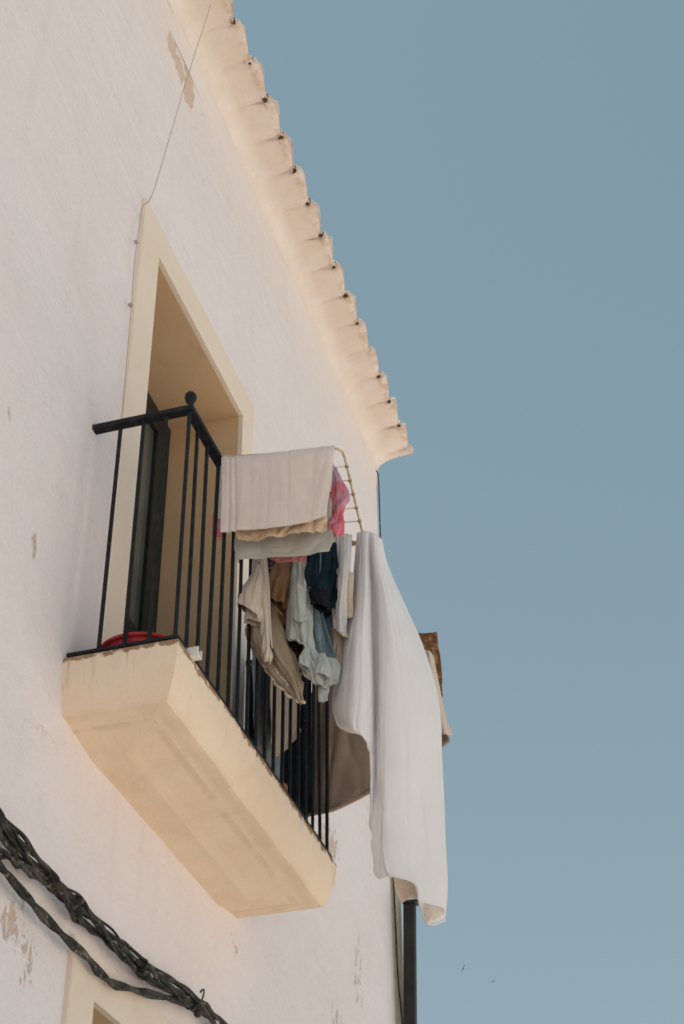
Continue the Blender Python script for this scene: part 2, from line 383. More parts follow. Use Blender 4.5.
def cr(P, n):
    """Catmull-Rom resampling along axis 0"""
    P = np.asarray(P, float); R = P.shape[0]
    if R == 2:
        t = np.linspace(0, 1, n).reshape((n,)+(1,)*(P.ndim-1)); return P[0]*(1-t)+P[1]*t
    E = np.concatenate([2*P[:1]-P[1:2], P, 2*P[-1:]-P[-2:-1]], 0)
    out = []
    for u in np.linspace(0, R-1, n):
        i = min(int(u), R-2); t = u-i
        a, b, c, d = E[i], E[i+1], E[i+2], E[i+3]
        out.append(.5*((2*b)+(c-a)*t+(2*a-5*b+4*c-d)*t*t+(3*b-a-3*c+d)*t**3))
    return np.array(out)
def cloth_grid(ctrl, nr=50, nc=44, amp=.01, fu=7, fv=1.6, seed=0, top_pinch=0.3, fine=.35, pleats=()):
    """smooth sheet through the control rows, with long folds that deepen towards the hem and small crumples"""
    P = np.array([[at(*c) if len(c) == 3 else c for c in row] for row in ctrl], float)
    G = cr(P, nr); G = np.swapaxes(cr(np.swapaxes(G, 0, 1), nc), 0, 1)
    du = np.gradient(G, axis=1); dv = np.gradient(G, axis=0); N = np.cross(du, dv)
    N /= np.linalg.norm(N, axis=2, keepdims=True)+1e-9
    D = np.zeros((nr, nc))
    for i in range(nr):
        for j in range(nc):
            u, v = j/(nc-1), i/(nr-1)
            wu = u+.06*noise.noise(Vector((u*3, v*2, seed+5.1)))
            a = noise.noise(Vector((wu*fu, v*fv, seed)))
            b = noise.noise(Vector((wu*fu*2.3, v*fv*2.1, seed+9)))
            c = noise.noise(Vector((u*fu*3.1, v*fu*3.3, seed+21)))
            a = math.copysign(abs(a)**.8, a)
            pl = sum(d*math.exp(-((u-(a0+(a1-a0)*v)-.02*noise.noise(Vector((v*3, a0*9, seed))))/wd)**2)*min(1, .35+v*2) for a0, a1, wd, d in pleats)
            rg = (1-abs(noise.noise(Vector((wu*fu*1.15+.25*v, v*fv*.8, seed+40)))))**7-.3
            rg2 = (1-abs(noise.noise(Vector((wu*fu*.9-.9*v*fv*.6, v*fv*1.1+u*2, seed+60)))))**9-.25
            D[i, j] = pl+amp*(top_pinch+(1-top_pinch)*min(1, v*1.6))*(a*1.05+b*.3+rg*.75+rg2*.35)+amp*fine*.35*c
    return G+N*D[..., None]
def cloth(name, ctrl, mat, parent=None, solid=.002, **k):
    return MB().grid(cloth_grid(ctrl, **k)).build(name, mat, parent, solid=solid, sub=0)
def hem(name, G_edge, r, mat, parent):
    return MB().tube([tuple(p) for p in G_edge], r, 6).build(name, mat, parent)

def tube_cloth(rings, nr=40, nc=40, amp=.008, fu=5, seed=0, fine=.4):
    """hollow hanging garment leg: rings = (px, py, Y, half-width, half-depth, tilt)"""
    R = []
    for px, py, Y, rx, ry, tilt in rings:
        R.append((*at(px, py, Y), rx, ry, tilt))
    R = cr(np.array(R), nr); G = np.zeros((nr, nc+1, 3))
    for i in range(nr):
        x, y, z, rx, ry, tl = R[i]
        v = i/(nr-1)
        for j in range(nc+1):
            t = 2*math.pi*(j % nc)/nc; cx, cy = math.cos(t), math.sin(t)
            d = amp*(.3+.9*v)*(noise.noise(Vector((cx*fu*.5, cy*fu*.5, v*2+seed)))*1.6+fine*noise.noise(Vector((cx*fu*1.3, cy*fu*1.3, v*7+seed))))
            G[i, j] = (x+(rx+d)*cx, y+(ry+d)*cy, z+tl*cx*rx)
    return G

# ================================================================== SETTING
g = MB(); g.add([(-400, -400, -ZO), (400, -400, -ZO), (400, 400, -ZO), (-400, 400, -ZO)], [(0, 1, 2, 3)], 0, True)
tag(g.build('ground', 'ground', None, origin=(0, 0, -ZO)), kind='structure')

YE = 4.15
house = thing('house', 'whitewashed house with scalloped tile eave, cream framed balcony door and black iron balcony', 'house', (-3.0, -1.0, -ZO))

# ---- front wall: a gently uneven plastered sheet with the two openings cut out
OY0, OY1, OZ = .414, 1.51, 2.292
LY0, LY1, LZ = .40, 1.52, -.995
FY0, FY1, FZ = .2354, 1.66, 2.478
ys = sorted(set(np.round(np.concatenate([np.linspace(-9, -1.6, 30), np.arange(-1.6, YE, .07), [YE, OY0, OY1]]), 4)))
zs = sorted(set(np.round(np.concatenate([np.linspace(-ZO, -1.6, 14), np.arange(-1.6, 4.05, .07), [4.05, 4.30, OZ, LZ, 0.0]]), 4)))
ys = [y for y in ys if not any(0 < abs(y-k) < .02 for k in (OY0, OY1, YE))]; zs = [z for z in zs if not any(0 < abs(z-k) < .02 for k in (OZ, LZ, 0.0))]
W = MB(); V = []; idx = {}
def bulge(y, z):
    return .008*noise.noise(Vector((y*.9, z*.9, 3)))+.004*noise.noise(Vector((y*2.6, z*2.6, 8)))
for i, y in enumerate(ys):
    for j, z in enumerate(zs):
        idx[i, j] = len(V); V.append((bulge(y, z)-.006, y, z))
def lean(y, z): return (4.0-z)*.019*max(0.0, (y-3.2)/(YE-3.2))
V = [(x, y+lean(y, z), z) for x, y, z in V]
F = []
for i in range(len(ys)-1):
    for j in range(len(zs)-1):
        cy, cz = (ys[i]+ys[i+1])/2, (zs[j]+zs[j+1])/2
        if OY0 < cy < OY1 and 0 < cz < OZ: continue
        if OY0 < cy < OY1 and -2.4 < cz < LZ: continue
        F.append((idx[i, j], idx[i+1, j], idx[i+1, j+1], idx[i, j+1]))
W.add(V, F)
# rounded far corner and the remaining outer walls
n = 8; cv = []; cf = []
for j, z in enumerate(zs):
    for k in range(n+1):
        t = k/n*math.pi/2; rad = .022
        cv.append((-rad+rad*math.cos(t)-.006+bulge(YE, z), YE-.001+lean(YE, z)+rad*math.sin(t), z))
for j in range(len(zs)-1):
    for k in range(n): cf.append((j*(n+1)+k, j*(n+1)+k+1, (j+1)*(n+1)+k+1, (j+1)*(n+1)+k))
W.add(cv, cf)
W.add([(-.02, YE+.02, -ZO), (-7, YE+.02, -ZO), (-7, YE+.02, 4.3), (-3.5, YE+.02, 5.3), (-.02, YE+.02, 4.3)], [(0, 1, 2, 3, 4)], 0, True)
W.add([(-.02, -9, -ZO), (-7, -9, -ZO), (-7, -9, 4.3), (-3.5, -9, 5.3), (-.02, -9, 4.3)], [(4, 3, 2, 1, 0)], 0, True)
W.add([(-7, -9, -ZO), (-7, YE, -ZO), (-7, YE, 4.3), (-7, -9, 4.3)], [(0, 1, 2, 3)], 0, True)
W.build('wall', 'wall', house)

# ---- door surround, reveal and door
def surround(name, y0, y1, z0, z1, oy0, oy1, oz, x=.014):
    b = MB()
    prof = [(y0, z0), (y0, z1), (y1, z1), (y1, z0)]; inn = [(oy0, z0), (oy0, oz), (oy1, oz), (oy1, z0)]
    v = []; f = []
    nseg = 24
    def line(P):
        out = []
        for a, c in zip(P[:-1], P[1:]):
            for k in range(nseg): t = k/nseg; out.append((a[0]+(c[0]-a[0])*t, a[1]+(c[1]-a[1])*t))
        out.append(P[-1]); return out
    A, B = line(prof), line(inn)
    for (ya, za), (yb, zb) in zip(A, B):
        wob = .0035*noise.noise(Vector((ya*3, za*3, 1))); 
        v += [(-.02, ya+wob, za+wob), (x-.004, ya+wob, za+wob), (x, ya+wob+(.004 if ya < .8 else -.004), za+wob-.003), (x, yb, zb), (-.0085, yb, zb)]
    for i in range(len(A)-1):
        for k in range(4): f.append((i*5+k, (i+1)*5+k, (i+1)*5+k+1, i*5+k+1))
    b.add(v, f, 0, True)
    return b.build(name, 'surround', house)
surround('door_surround', FY0, FY1, .0, FZ, OY0, OY1, OZ)
surround('window_surround', .245, 1.68, -2.4, -.848, OY0, OY1, LZ)
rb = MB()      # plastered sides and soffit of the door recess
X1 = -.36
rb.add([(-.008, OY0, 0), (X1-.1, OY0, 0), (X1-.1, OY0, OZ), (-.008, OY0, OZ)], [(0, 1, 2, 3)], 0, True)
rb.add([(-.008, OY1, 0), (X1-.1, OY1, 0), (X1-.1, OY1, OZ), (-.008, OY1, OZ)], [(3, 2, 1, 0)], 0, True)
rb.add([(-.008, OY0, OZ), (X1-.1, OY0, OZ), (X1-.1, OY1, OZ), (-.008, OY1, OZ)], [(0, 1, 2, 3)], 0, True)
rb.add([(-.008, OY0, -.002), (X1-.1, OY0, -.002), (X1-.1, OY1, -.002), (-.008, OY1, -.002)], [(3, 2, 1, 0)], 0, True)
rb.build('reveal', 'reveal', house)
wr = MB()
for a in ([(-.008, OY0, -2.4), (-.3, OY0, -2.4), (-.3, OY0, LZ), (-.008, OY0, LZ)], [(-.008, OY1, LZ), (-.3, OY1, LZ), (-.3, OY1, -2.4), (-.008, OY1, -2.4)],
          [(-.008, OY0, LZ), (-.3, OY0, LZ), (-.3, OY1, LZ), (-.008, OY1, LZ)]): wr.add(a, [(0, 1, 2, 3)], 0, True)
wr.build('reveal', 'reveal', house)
win = MB().box((-.30, OY0, -2.4), (-.25, OY1, LZ)).build('window', 'dark', house)
MB().box((-.249, OY0+.08, -2.3), (-.246, (OY0+OY1)/2-.05, LZ-.08)).box((-.249, (OY0+OY1)/2+.05, -2.3), (-.246, OY1-.08, LZ-.08)).build('pane', 'glass', win)
dr = MB()
ym = (OY0+OY1)/2
for a, b in ((OY0+.002, ym-.003), (ym+.003, OY1-.002)):
    for q in ((a, a+.12, .02, OZ-.002), (b-.15, b, .02, OZ-.002), (a+.12, b-.15, OZ-.13, OZ-.002), (a+.12, b-.15, .02, .30), (a+.12, b-.15, .92, 1.0)):
        dr.box((X1-.05, q[0], q[2]), (X1, q[1], q[3]))
door = dr.build('balcony_door', 'dark', house, bevel=.004)
for a, b in ((OY0+.12, ym-.15), (ym+.12, OY1-.15)):
    MB().box((X1-.03, a, .30), (X1-.022, b, .92)).box((X1-.03, a, 1.0), (X1-.022, b, OZ-.13)).build('pane', 'glass', door)
MB().tube([(X1+.03, ym-.05, 1.02), (X1+.045, ym-.05, 1.02), (X1+.045, ym-.05, .93)], .007).tube([(X1, ym-.05, 1.02), (X1+.03, ym-.05, 1.02)], .007).build('handle', 'rack', door)

# ---- balcony slab: three-sided moulding swept round the platform, mitred at the corners
D, L = .3943, 1.7612
PROF = [(.03, .0), (.006, -.001), (.0, -.006), (.0, -.03), (.008, -.10), (.026, -.165), (.040, -.194), (.047, -.201), (.056, -.203), (.085, -.203), (.108, -.204), (.122, -.209),
        (.15, -.213), (.20, -.221), (.240, -.228), (.262, -.236), (.275, -.238)]
sl = MB()
def slab_ring(o, z):
    pts = []
    for k in range(13): pts.append((-.02+(D-min(o, .39)+.02)*k/12, o))
    for k in range(1, 41): pts.append((D-min(o, .39), o+(L-2*o)*k/40))
    for k in range(1, 13): pts.append((D-min(o, .39)-(D-min(o, .39)+.02)*k/12, L-o))
    out = []
    for x, y in pts:
        d = .0035*noise.noise(Vector((x*5, y*5, z*9)))+.0015*noise.noise(Vector((x*22, y*22, z*30)))
        out.append((x+d*(1 if o < .27 else 0), y+d, z+d*.6))
    return out
dense = []
for a, b in zip(PROF[:-1], PROF[1:]):
    m = 3 if math.hypot(a[0]-b[0], a[1]-b[1]) > .03 else 1
    for k in range(m): dense.append((a[0]+(b[0]-a[0])*k/m, a[1]+(b[1]-a[1])*k/m))
dense.append(PROF[-1])
rings = np.array([slab_ring(o, z) for o, z in dense]); sl.grid(rings)
bot = [tuple(p) for p in rings[-1]]; top = [tuple(p) for p in rings[0]]
sl.add(bot, [tuple(range(len(bot)))]); sl.add(top, [tuple(range(len(top)))[::-1]])
slab = sl.build('balcony_slab', 'slab', house)
es = slab.modifiers.new('edges', 'EDGE_SPLIT'); es.split_angle = math.radians(26)
# a little white drain spout leaving the slab edge by the near corner
sp = MB().box((.375, .098, -.012), (.425, .135, -.005)).box((.375, .098, -.005), (.425, .104, .022)).box((.375, .129, -.005), (.425, .135, .022)).build('drain_spout', 'white_plastic', slab, bevel=.003)

# ---- railing
I = .035; RX = D-.027; H = 1.0
rail = MB()
def bar_loop(b, z0, z1, wd):
    out = [(-.03, I-wd), (RX+wd, I-wd), (RX+wd, L-I+wd), (-.03, L-I+wd)]; inn = [(-.03, I+wd), (RX-wd, I+wd), (RX-wd, L-I-wd), (-.03, L-I-wd)]
    v = []
    for z in (z0, z1):
        for p in out+inn: v.append((*p, z))
    f = []
    for k in range(3):
        f += [(k, k+1, k+5, k+4), (8+k+4, 8+k+5, 8+k+1, 8+k), (k, 8+k, 8+k+1, k+1), (k+4, k+5, 8+k+5, 8+k+4)]
    f += [(0, 4, 12, 8), (3, 11, 15, 7)]
    return b.add(v, f, 0, True)
railing = bar_loop(rail, H-.010, H+.011, .019).build('railing', 'iron', house, bevel=.003)
foot = bar_loop(MB(), .014, .026, .016)
for x, y in ((RX, .35), (RX, 1.0), (RX, 1.62), (.12, I)): foot.box((x-.008, y-.008, -.004), (x+.008, y+.008, .0141))
foot.build('bottom_rail', 'iron', railing)
def bar(x, y):
    b = MB(); r = .0061
    b.box((x-r, y-r, .024), (x+r, y+r, H-.009)); b.box((x-r*1.5, y-r*1.5, .0262), (x+r*1.5, y+r*1.5, .033)); b.box((x-r*1.4, y-r*1.4, H-.017), (x+r*1.4, y+r*1.4, H-.0102)); return b.build('baluster', 'iron', railing, bevel=.002)
proto = bar(RX, I)
NB = 17
for k in range(1, NB+1):
    bend(copy_part(proto, railing, (random.uniform(-.002, .002), (L-2*I)*k/NB+random.uniform(-.003, .003), 0)))
for yy in (0, L-2*I):
    for x in (.10, .19, .277): copy_part(proto, railing, (x-RX, yy, 0))
def finial(x, y):
    return MB().lathe([(.006, 0), (.009, .006), (.007, .014), (.012, .022), (.019, .034), (.0225, .047), (.021, .060), (.014, .071), (.005, .076)], (x, y, H+.010), 18).build('finial', 'iron', railing)
finial(RX, I); finial(RX, L-I)

# ---- cornice, eave tiles and roof
co = MB(); prof = [(-.01, 3.86), (-.002, 3.93), (.001, 4.0), (.006, 4.022), (-.01, 4.05), (-.03, 4.10), (-.05, 4.20)]
yy = np.arange(-9, YE+.001, .06); yy[-1] = YE+.018
G = np.array([[(x+.006*noise.noise(Vector((y*2.2, z*4, 2)))*(1 if i > 0 else 0), y, z+.008*noise.noise(Vector((y*1.7, x*3, 7)))*(i > 0)) for i, (x, z) in enumerate(prof)] for y in yy])
co.grid(G); co.add(G[-1], [tuple(range(len(prof)))])
co.build('cornice', 'cornice', house)
ti = MB(); S = .253
def arc_tile(y, x0, x1, hw, rise, zb, slope, up, mi=0, th=.013, seg=12, nx=7):
    """one barrel tile along x: convex down (channel) when up is False, convex up (cover) when True"""
    v = []; f = []
    jz = random.uniform(-.005, .005); jx = random.uniform(-.007, .007); yaw = random.uniform(-.012, .012)
    for a in range(nx+1):
        x = x0+(x1+jx-x0)*a/nx
        for side in (0, 1):
            for k in range(seg+1):
                t = -1+2*k/seg
                cz = (math.sqrt(max(0, 1-(t*.98)**2)))*rise
                z = (cz if up else -cz)
                off = th*side*(-1 if up else 1)
                v.append((x, y+hw*t*(1-side*th/hw*.6)+yaw*(x-x0), zb+jz+z+off-(x-x1)*slope+.0035*noise.noise(Vector((x*9, (y+t*hw)*9, 4)))))
    m = seg+1
    for a in range(nx):
        for side in (0, 1):
            for k in range(seg):
                q = [(a*2+side)*m+k, (a*2+side)*m+k+1, ((a+1)*2+side)*m+k+1, ((a+1)*2+side)*m+k]
                f.append(tuple(q if side == 0 else q[::-1]))
    for k in range(seg):
        e = nx*2*m; f.append((e+k, e+k+1, e+m+k+1, e+m+k))
    ti.add(v, f, mi)
def tooth(fr): return .046*max(0.0, math.sin(math.pi*min(1, max(0, fr))**.5))**.7
Y0T = .582-S*38
# mortar bed under the tiles, sagging softly between the joints
xs_ = [.0, .004, .012, .028, .045, .062, .08, .10, .125, .15, .175, .20, .226, .237, .236]
zs_ = [3.99, 4.012, 4.034, 4.056, 4.071, 4.084, 4.095, 4.106, 4.113, 4.118, 4.121, 4.122, 4.122, 4.134, 4.172]
yv = np.arange(Y0T, YE+.012, S/20); yv[-1] = YE+.015
Gs = np.zeros((len(yv), len(xs_), 3))
for i, y in enumerate(yv):
    fr = ((y-Y0T)/S) % 1.0; sag = abs(math.sin(math.pi*fr))**.55
    for k, x in enumerate(xs_):
        rnd = .012*noise.noise(Vector((math.floor((y-Y0T)/S)*3.7, 1.3, 4)))
        nz = .004*noise.noise(Vector((x*14, y*9, 6)))+.0018*noise.noise(Vector((x*45, y*40, 2)))
        wgt = min(1, max(0, (x-.02)/.09))
        z = zs_[k]-.028*sag*wgt+nz*(.3+wgt)+.007*noise.noise(Vector((y*1.7, x*3, 7)))
        Gs[i, k] = (x+(rnd+(tooth(fr)-.014)*min(1, (x-.12)/.1) if x > .15 else .008*sag*wgt)+nz*wgt+.003*(1-wgt)*noise.noise(Vector((y*2.2, 4, 2))), y, z)
ti.grid(Gs); ti.add(np.vstack([Gs[-1], [[-.02, Gs[-1][0][1], 4.17]]]), [tuple(range(len(xs_)+1))])
def lobe(yc, hw):
    jz, jx, jr = random.uniform(-.008, .008), random.uniform(-.009, .009), random.uniform(.88, 1.10)
    xs = [-.30, -.1, .06, .14, .18, .205, .222, .232, .237]; v = []; f = []; m = 17
    for x in xs:
        k = max(0, (x-.205)/.032); sh = 1-.10*k*k
        for q in range(m):
            t = math.pi*q/(m-1); c, sn = math.cos(t), math.sin(t)
            yy = hw*c*(1-.04*k*k); zz = .110*jr*sh*(1-abs(c)**2.3)
            nz = .006*noise.noise(Vector((x*8, (yc+yy)*8, sn*2+3)))+.003*noise.noise(Vector((x*25, (yc+yy)*25, sn*5)))
            v.append((x+(jx+(tooth(.5+.5*c)-.012)*max(0, (x-.1)/.137) if x > .1 else 0)+nz*.6, yc+yy, 4.106+jz+zz+nz-(x-.237)*.13))
    for a in range(len(xs)-1):
        for q in range(m-1): f.append((a*m+q, a*m+q+1, (a+1)*m+q+1, (a+1)*m+q))
    f.append(tuple((len(xs)-1)*m+q for q in range(m)))
    ti.add(v, f, 0)
y = Y0T
while y < YE-.05:
    lobe(min(y+S/2, YE-.118), S/2-.004)
    jy, r = random.uniform(-.008, .008), random.uniform(.013, .021)
    n_ = 12; xe = .243+random.uniform(-.004, .006); zc = 4.134+random.uniform(-.005, .006)
    pr, pz = random.uniform(.011, .017), random.uniform(4.112, 4.118)
    pv = [(.234+pr*1.1*math.cos(a)*math.cos(b), y+jy+pr*math.cos(a)*math.sin(b), pz+pr*.8*math.sin(a)) for a in np.linspace(-1.5, 1.5, 7) for b in np.linspace(0, 2*math.pi, 11)[:-1]]
    ti.add(pv, [(a*10+b, a*10+(b+1) % 10, (a+1)*10+(b+1) % 10, (a+1)*10+b) for a in range(6) for b in range(10)], 2)  # dark blob in the joint, its colour standing for a pit's shade
    # broken end of the under-tile in the valley: pale lip round a dark mouth
    ro = r+.008
    v = [(xq, y+jy+rr*math.cos(t), zc+rr*.9*math.sin(t)) for xq, rr in ((.10, ro), (xe, ro), (xe+.002, r), (xe-.05, r*.8)) for t in np.linspace(0, 2*math.pi, n_+1)[:-1]]
    for k, mi_ in ((0, 0), (1, 0), (2, 2)):
        ti.add(v, [(k*n_+q, k*n_+(q+1) % n_, (k+1)*n_+(q+1) % n_, (k+1)*n_+q) for q in range(n_)], mi_)
    ti.add(v[3*n_:], [tuple(range(n_))], 2)
    y += S
ti.build('eave_tiles', ['tile', 'tile', 'hole'], house)
rf = MB(); rf.add([(.14, -9.1, 4.235), (.14, YE+.03, 4.235), (-3.5, YE+.03, 5.35), (-3.5, -9.1, 5.35)], [(0, 1, 2, 3)], 0, True)
rf.add([(-7.2, -9.1, 4.235), (-7.2, YE+.03, 4.235), (-3.5, YE+.03, 5.353), (-3.5, -9.1, 5.353)], [(3, 2, 1, 0)], 0, True)
rf.build('roof', 'roof', house)

# ================================================================== PIPES AND CABLES
dp = thing('downpipe', 'dark brown square downpipe at the far corner of the house, below the white sheet', 'downpipe', (.10, 4.22, -ZO))
pz = [(-ZO, -.050), (-.62, -.050), (.884, 0.0)]
pm = MB().add([(x+dx, y, z) for z, dx in pz for x, y in ((.064, 4.20), (.128, 4.20), (.128, 4.255), (.064, 4.255))],
              [(k*4+q, k*4+(q+1) % 4, (k+1)*4+(q+1) % 4, (k+1)*4+q) for k in range(2) for q in range(4)]+[(3, 2, 1, 0), (8, 9, 10, 11)], 0, True)
pm.build('pipe', 'pipe', dp, bevel=.006)
MB().box((.060, 4.192, .8842), (.148, 4.262, .900)).build('cap', 'pipe', dp, bevel=.003)
cd = MB().tube([(.008, 4.200+.019*(4-z), z) for z in np.linspace(-ZO, 2.6, 20)], .030, 12)
tag(cd.build('conduit', 'conduit'), 'slim beige conduit running up the far house corner beside the dark downpipe', 'conduit')
def wall_pt(px, py, X):
    v = _fw + (px-342.0)/FPX*_R - (py-512.0)/FPX*_U; t = (X-CAM[0])/v[0]; return CAM+t*v
def smooth(pts, n): return [tuple(p) for p in cr(np.array(pts), n)]
cw = [(.0, 4.13, 3.99), (.006, 4.172, 3.95), (.006, 4.175, 3.6)]+[(.006+.003*math.sin(z*3), 4.170+.019*(4-z)+.003*math.sin(z*5), z) for z in np.arange(3.2, .9, -.4)]+[(.010, 4.225, .8), (.014, 4.225, .5), (.028, 4.225, .25), (.046, 4.225, .0), (.03, 4.235, -.6), (.014, 4.25, -1.5), (.012, 4.27, -3)]
tag(MB().tube(smooth(cw, 90), .0045, 6).build('corner_wire', 'cable'), 'thin black wire dropping down the far corner of the house from the cornice', 'wire')
_cx = [0.0, .004, .012, .028, .045, .062, .08, .10, .125, .20]; _cz = [3.9, 4.012, 4.034, 4.056, 4.071, 4.084, 4.095, 4.106, 4.113, 4.122]
def under_cove(px, py):
    for X in np.arange(.18, .011, -.002):
        q = wall_pt(px, py, X)
        if q[2] < np.interp(X-.012, _cx, _cz)-.008-.026*min(1, max(0, (X-.02)/.09)): return q
    return wall_pt(px, py, .012)
ww = [under_cove(x, y) for x, y in ((216, -20), (209, 10), (202, 32), (196, 50), (189, 73), (182, 95), (168, 143), (152, 195))]+[wall_pt(x, y, .020) for x, y in ((142.5, 207), (139, 228), (136.5, 244), (133.5, 275), (131.5, 303), (128, 345), (122, 416), (112, 515), (100.5, 627))]
wr_ = thing('wall_wire', 'thin grey wire running from the eave down the left edge of the cream door surround', 'wire', ww[-1])
MB().tube(smooth(ww, 200), .0018, 6).build('wire', 'wire', wr_)
for x, y in ((136.6, 242), (131, 305)):
    q = wall_pt(x, y, .02); MB().box((q[0]-.01, q[1]-.009, q[2]-.004), (q[0]+.006, q[1]+.009, q[2]+.004)).build('clip', 'wire', wr_)

# street cables bundled along the facade
mainp = [(-60, 745), (-25, 790), (0, 823), (22, 848), (45, 873), (65, 895), (85, 915), (110, 938), (140, 965), (165, 984), (190, 1001), (208, 1014), (226, 1032), (250, 1062), (290, 1110)]
lowp = [(-60, 790), (-20, 842), (0, 867), (18, 887), (35, 906), (52, 925), (68, 940), (84, 955), (98, 971), (112, 983), (130, 989), (150, 994), (170, 999), (186, 1003)]
brp = [(-60, 815), (-20, 842), (0, 854), (14, 862), (28, 870), (45, 880), (60, 888), (76, 904)]
bundle = thing('cable_bundle', 'thick weathered bundle of twisted black cables strapped along the lower wall', 'cables', wall_pt(100, 930, .05))
def strand(path, amp, turns, ph, r, X, nm, parent, N=130, wob=.004, seed=0, run=True):
    P = [wall_pt(x, y, X) for x, y in path]
    C = cr(np.array(P), N); out = []
    st = np.linalg.norm(C[1]-C[0])*1.6       # the cables run on along the street front beyond the picture
    if run:
        pre = np.array([[X, y, P[0][2]+.05*math.sin((y-P[0][1])*1.1)] for y in np.arange(-8.9, P[0][1]-st, st)])
        C = np.concatenate([pre, C])
    if path is mainp:
        e = C[-1]; C = np.concatenate([C, np.array([[X, y, e[2]-.04*math.sin((y-e[1])*1.3)] for y in np.arange(e[1]+st, 4.12, st)])])
    turns *= len(C)/N; scale_ = len(C)/N; N = len(C)
    for i, p in enumerate(C):
        t = i/(N-1); a = ph+turns*2*math.pi*t+1.2*noise.noise(Vector((t*4*scale_, seed, 0)))
        d = C[min(i+1, N-1)]-C[max(i-1, 0)]; d /= np.linalg.norm(d); nn = np.cross(d, [1, 0, 0]); nn /= np.linalg.norm(nn)
        A = amp*(1+.45*noise.noise(Vector((t*9*scale_, seed+3, 1))))
        out.append(p+np.array([1, 0, 0])*(A*.75*math.cos(a)+wob*noise.noise(Vector((t*30*scale_, seed, 5))))+nn*(A*math.sin(a)+wob*noise.noise(Vector((t*26*scale_, seed, 9)))))
    return MB().tube(out, r, 7).build(nm, 'cable', parent)
for k in range(11):
    strand(mainp, .012+.0085*(k % 3), 1.8+.45*(k % 4), k*2*math.pi/11, [.0050, .0068, .0042, .0058][k % 4], .045, 'cable_strand', bundle, seed=k*1.7, wob=.011)
for k in range(2): strand(brp, .009, 3.5, k*math.pi, .0075, .04, 'cable_strand', bundle, N=60, seed=50+k)
def tie(px, py, tailn, loop=False):
    q = wall_pt(px, py, .045); b = MB()
    d = np.array([0, .86, .02]); 
    ring = [(q[0]+.024*math.cos(t), q[1]+.010*math.sin(t), q[2]+.023*math.sin(t)) for t in np.linspace(0, 2*math.pi, 16)]
    b.tube(ring, .0055, 6, cap=False)
    b.tube([(q[0]+.03, q[1]-.005, q[2]-.035), (q[0]+.035, q[1]-.03, q[2]-.052)], [.012, .015], 8)
    if loop: b.tube(smooth([(q[0]+.03, q[1], q[2]+.035), (q[0]+.035, q[1]-.005, q[2]+.038), (q[0]+.035, q[1]+.018, q[2]+.05), (q[0]+.03, q[1]+.03, q[2]+.036), (q[0]+.025, q[1]+.025, q[2]+.01)], 24), .0035, 6)
    b.build('cable_tie', 'cable', bundle)
tie(74, 902, 0); tie(140, 965, 0); tie(192, 1003, 0, True)
low = thing('cable_pair', 'slimmer twisted black cable pair drooping just below the thick bundle', 'cables', wall_pt(60, 930, .05))
for k in range(2): strand(lowp, .0065, 4, k*math.pi, .0088, .04, 'cable_strand', low, seed=70+5*k, wob=.003)

# ================================================================== DRYING RACK
UD = np.array([.9859, .1674, 0.0]); VD = np.array([-.1357, .9907, 0.0])
R0 = np.array([.36, .325, 1.003]); RU, RV = .478, .60
def rk(u, v, z=0): return tuple(R0+UD*u+VD*v+np.array([0, 0, z]))
rack = thing('drying_rack', 'cream wire drying rack hooked over the railing, loaded with laundry', 'drying rack', R0)
frame = smooth([rk(-.03, 0, -.05), rk(-.035, 0, .0), rk(-.015, .0, .02), rk(.05, 0, .006), rk(.25, 0), rk(RU-.05, 0), rk(RU-.012, .012), rk(RU, .06), rk(RU, .3), rk(RU, RV-.03), rk(RU, RV)], 80)
MB().tube(frame, .0045, 8).build('frame', 'rack', rack)
MB().tube(smooth([rk(-.03, RV, -.05), rk(-.035, RV, .0), rk(-.01, RV, .018), rk(.06, RV, .002), rk(RU+.01, RV)], 40), .0055, 8).build('frame', 'rack', rack)
rung0 = MB().tube([rk(-.005, .11), rk(RU+.004, .11)], .0022, 6).build('rung', 'rack', rack)
for k in range(1, 5): copy_part(rung0, rack, tuple(VD*.0865*k))
jt = MB().lathe([(.002, -.007), (.007, -.005), (.0075, .005), (.002, .007)], rk(RU, .11), 8).build('joint', 'node', rack)
for k in range(1, 5): copy_part(jt, rack, tuple(VD*.0865*k))
MB().tube([rk(RU-.07, RV), rk(RU-.045, RV)], .011, 10).build('joint', 'node', rack)
MB().tube([rk(RU-.045, RV), rk(RU+.02, RV)], .0095, 10).build('sleeve', 'rack', rack)

airer = thing('hanging_bar', 'thin metal bar sticking out from the far end of the railing behind the white sheet', 'hanging bar', (RX, 1.70, H))
MB().tube([(RX-.02, 1.715, .985), (.80, 1.733, .975)], .005, 8).build('bar', 'node', airer)
MB().tube([(RX-.02, 1.63, .985), (.74, 1.65, .975)], .005, 8).build('bar', 'node', airer)

# ================================================================== LAUNDRY
GL = 'washing hung out on the balcony'
def lay(o, label, cat): return tag(o, label, cat, GL)

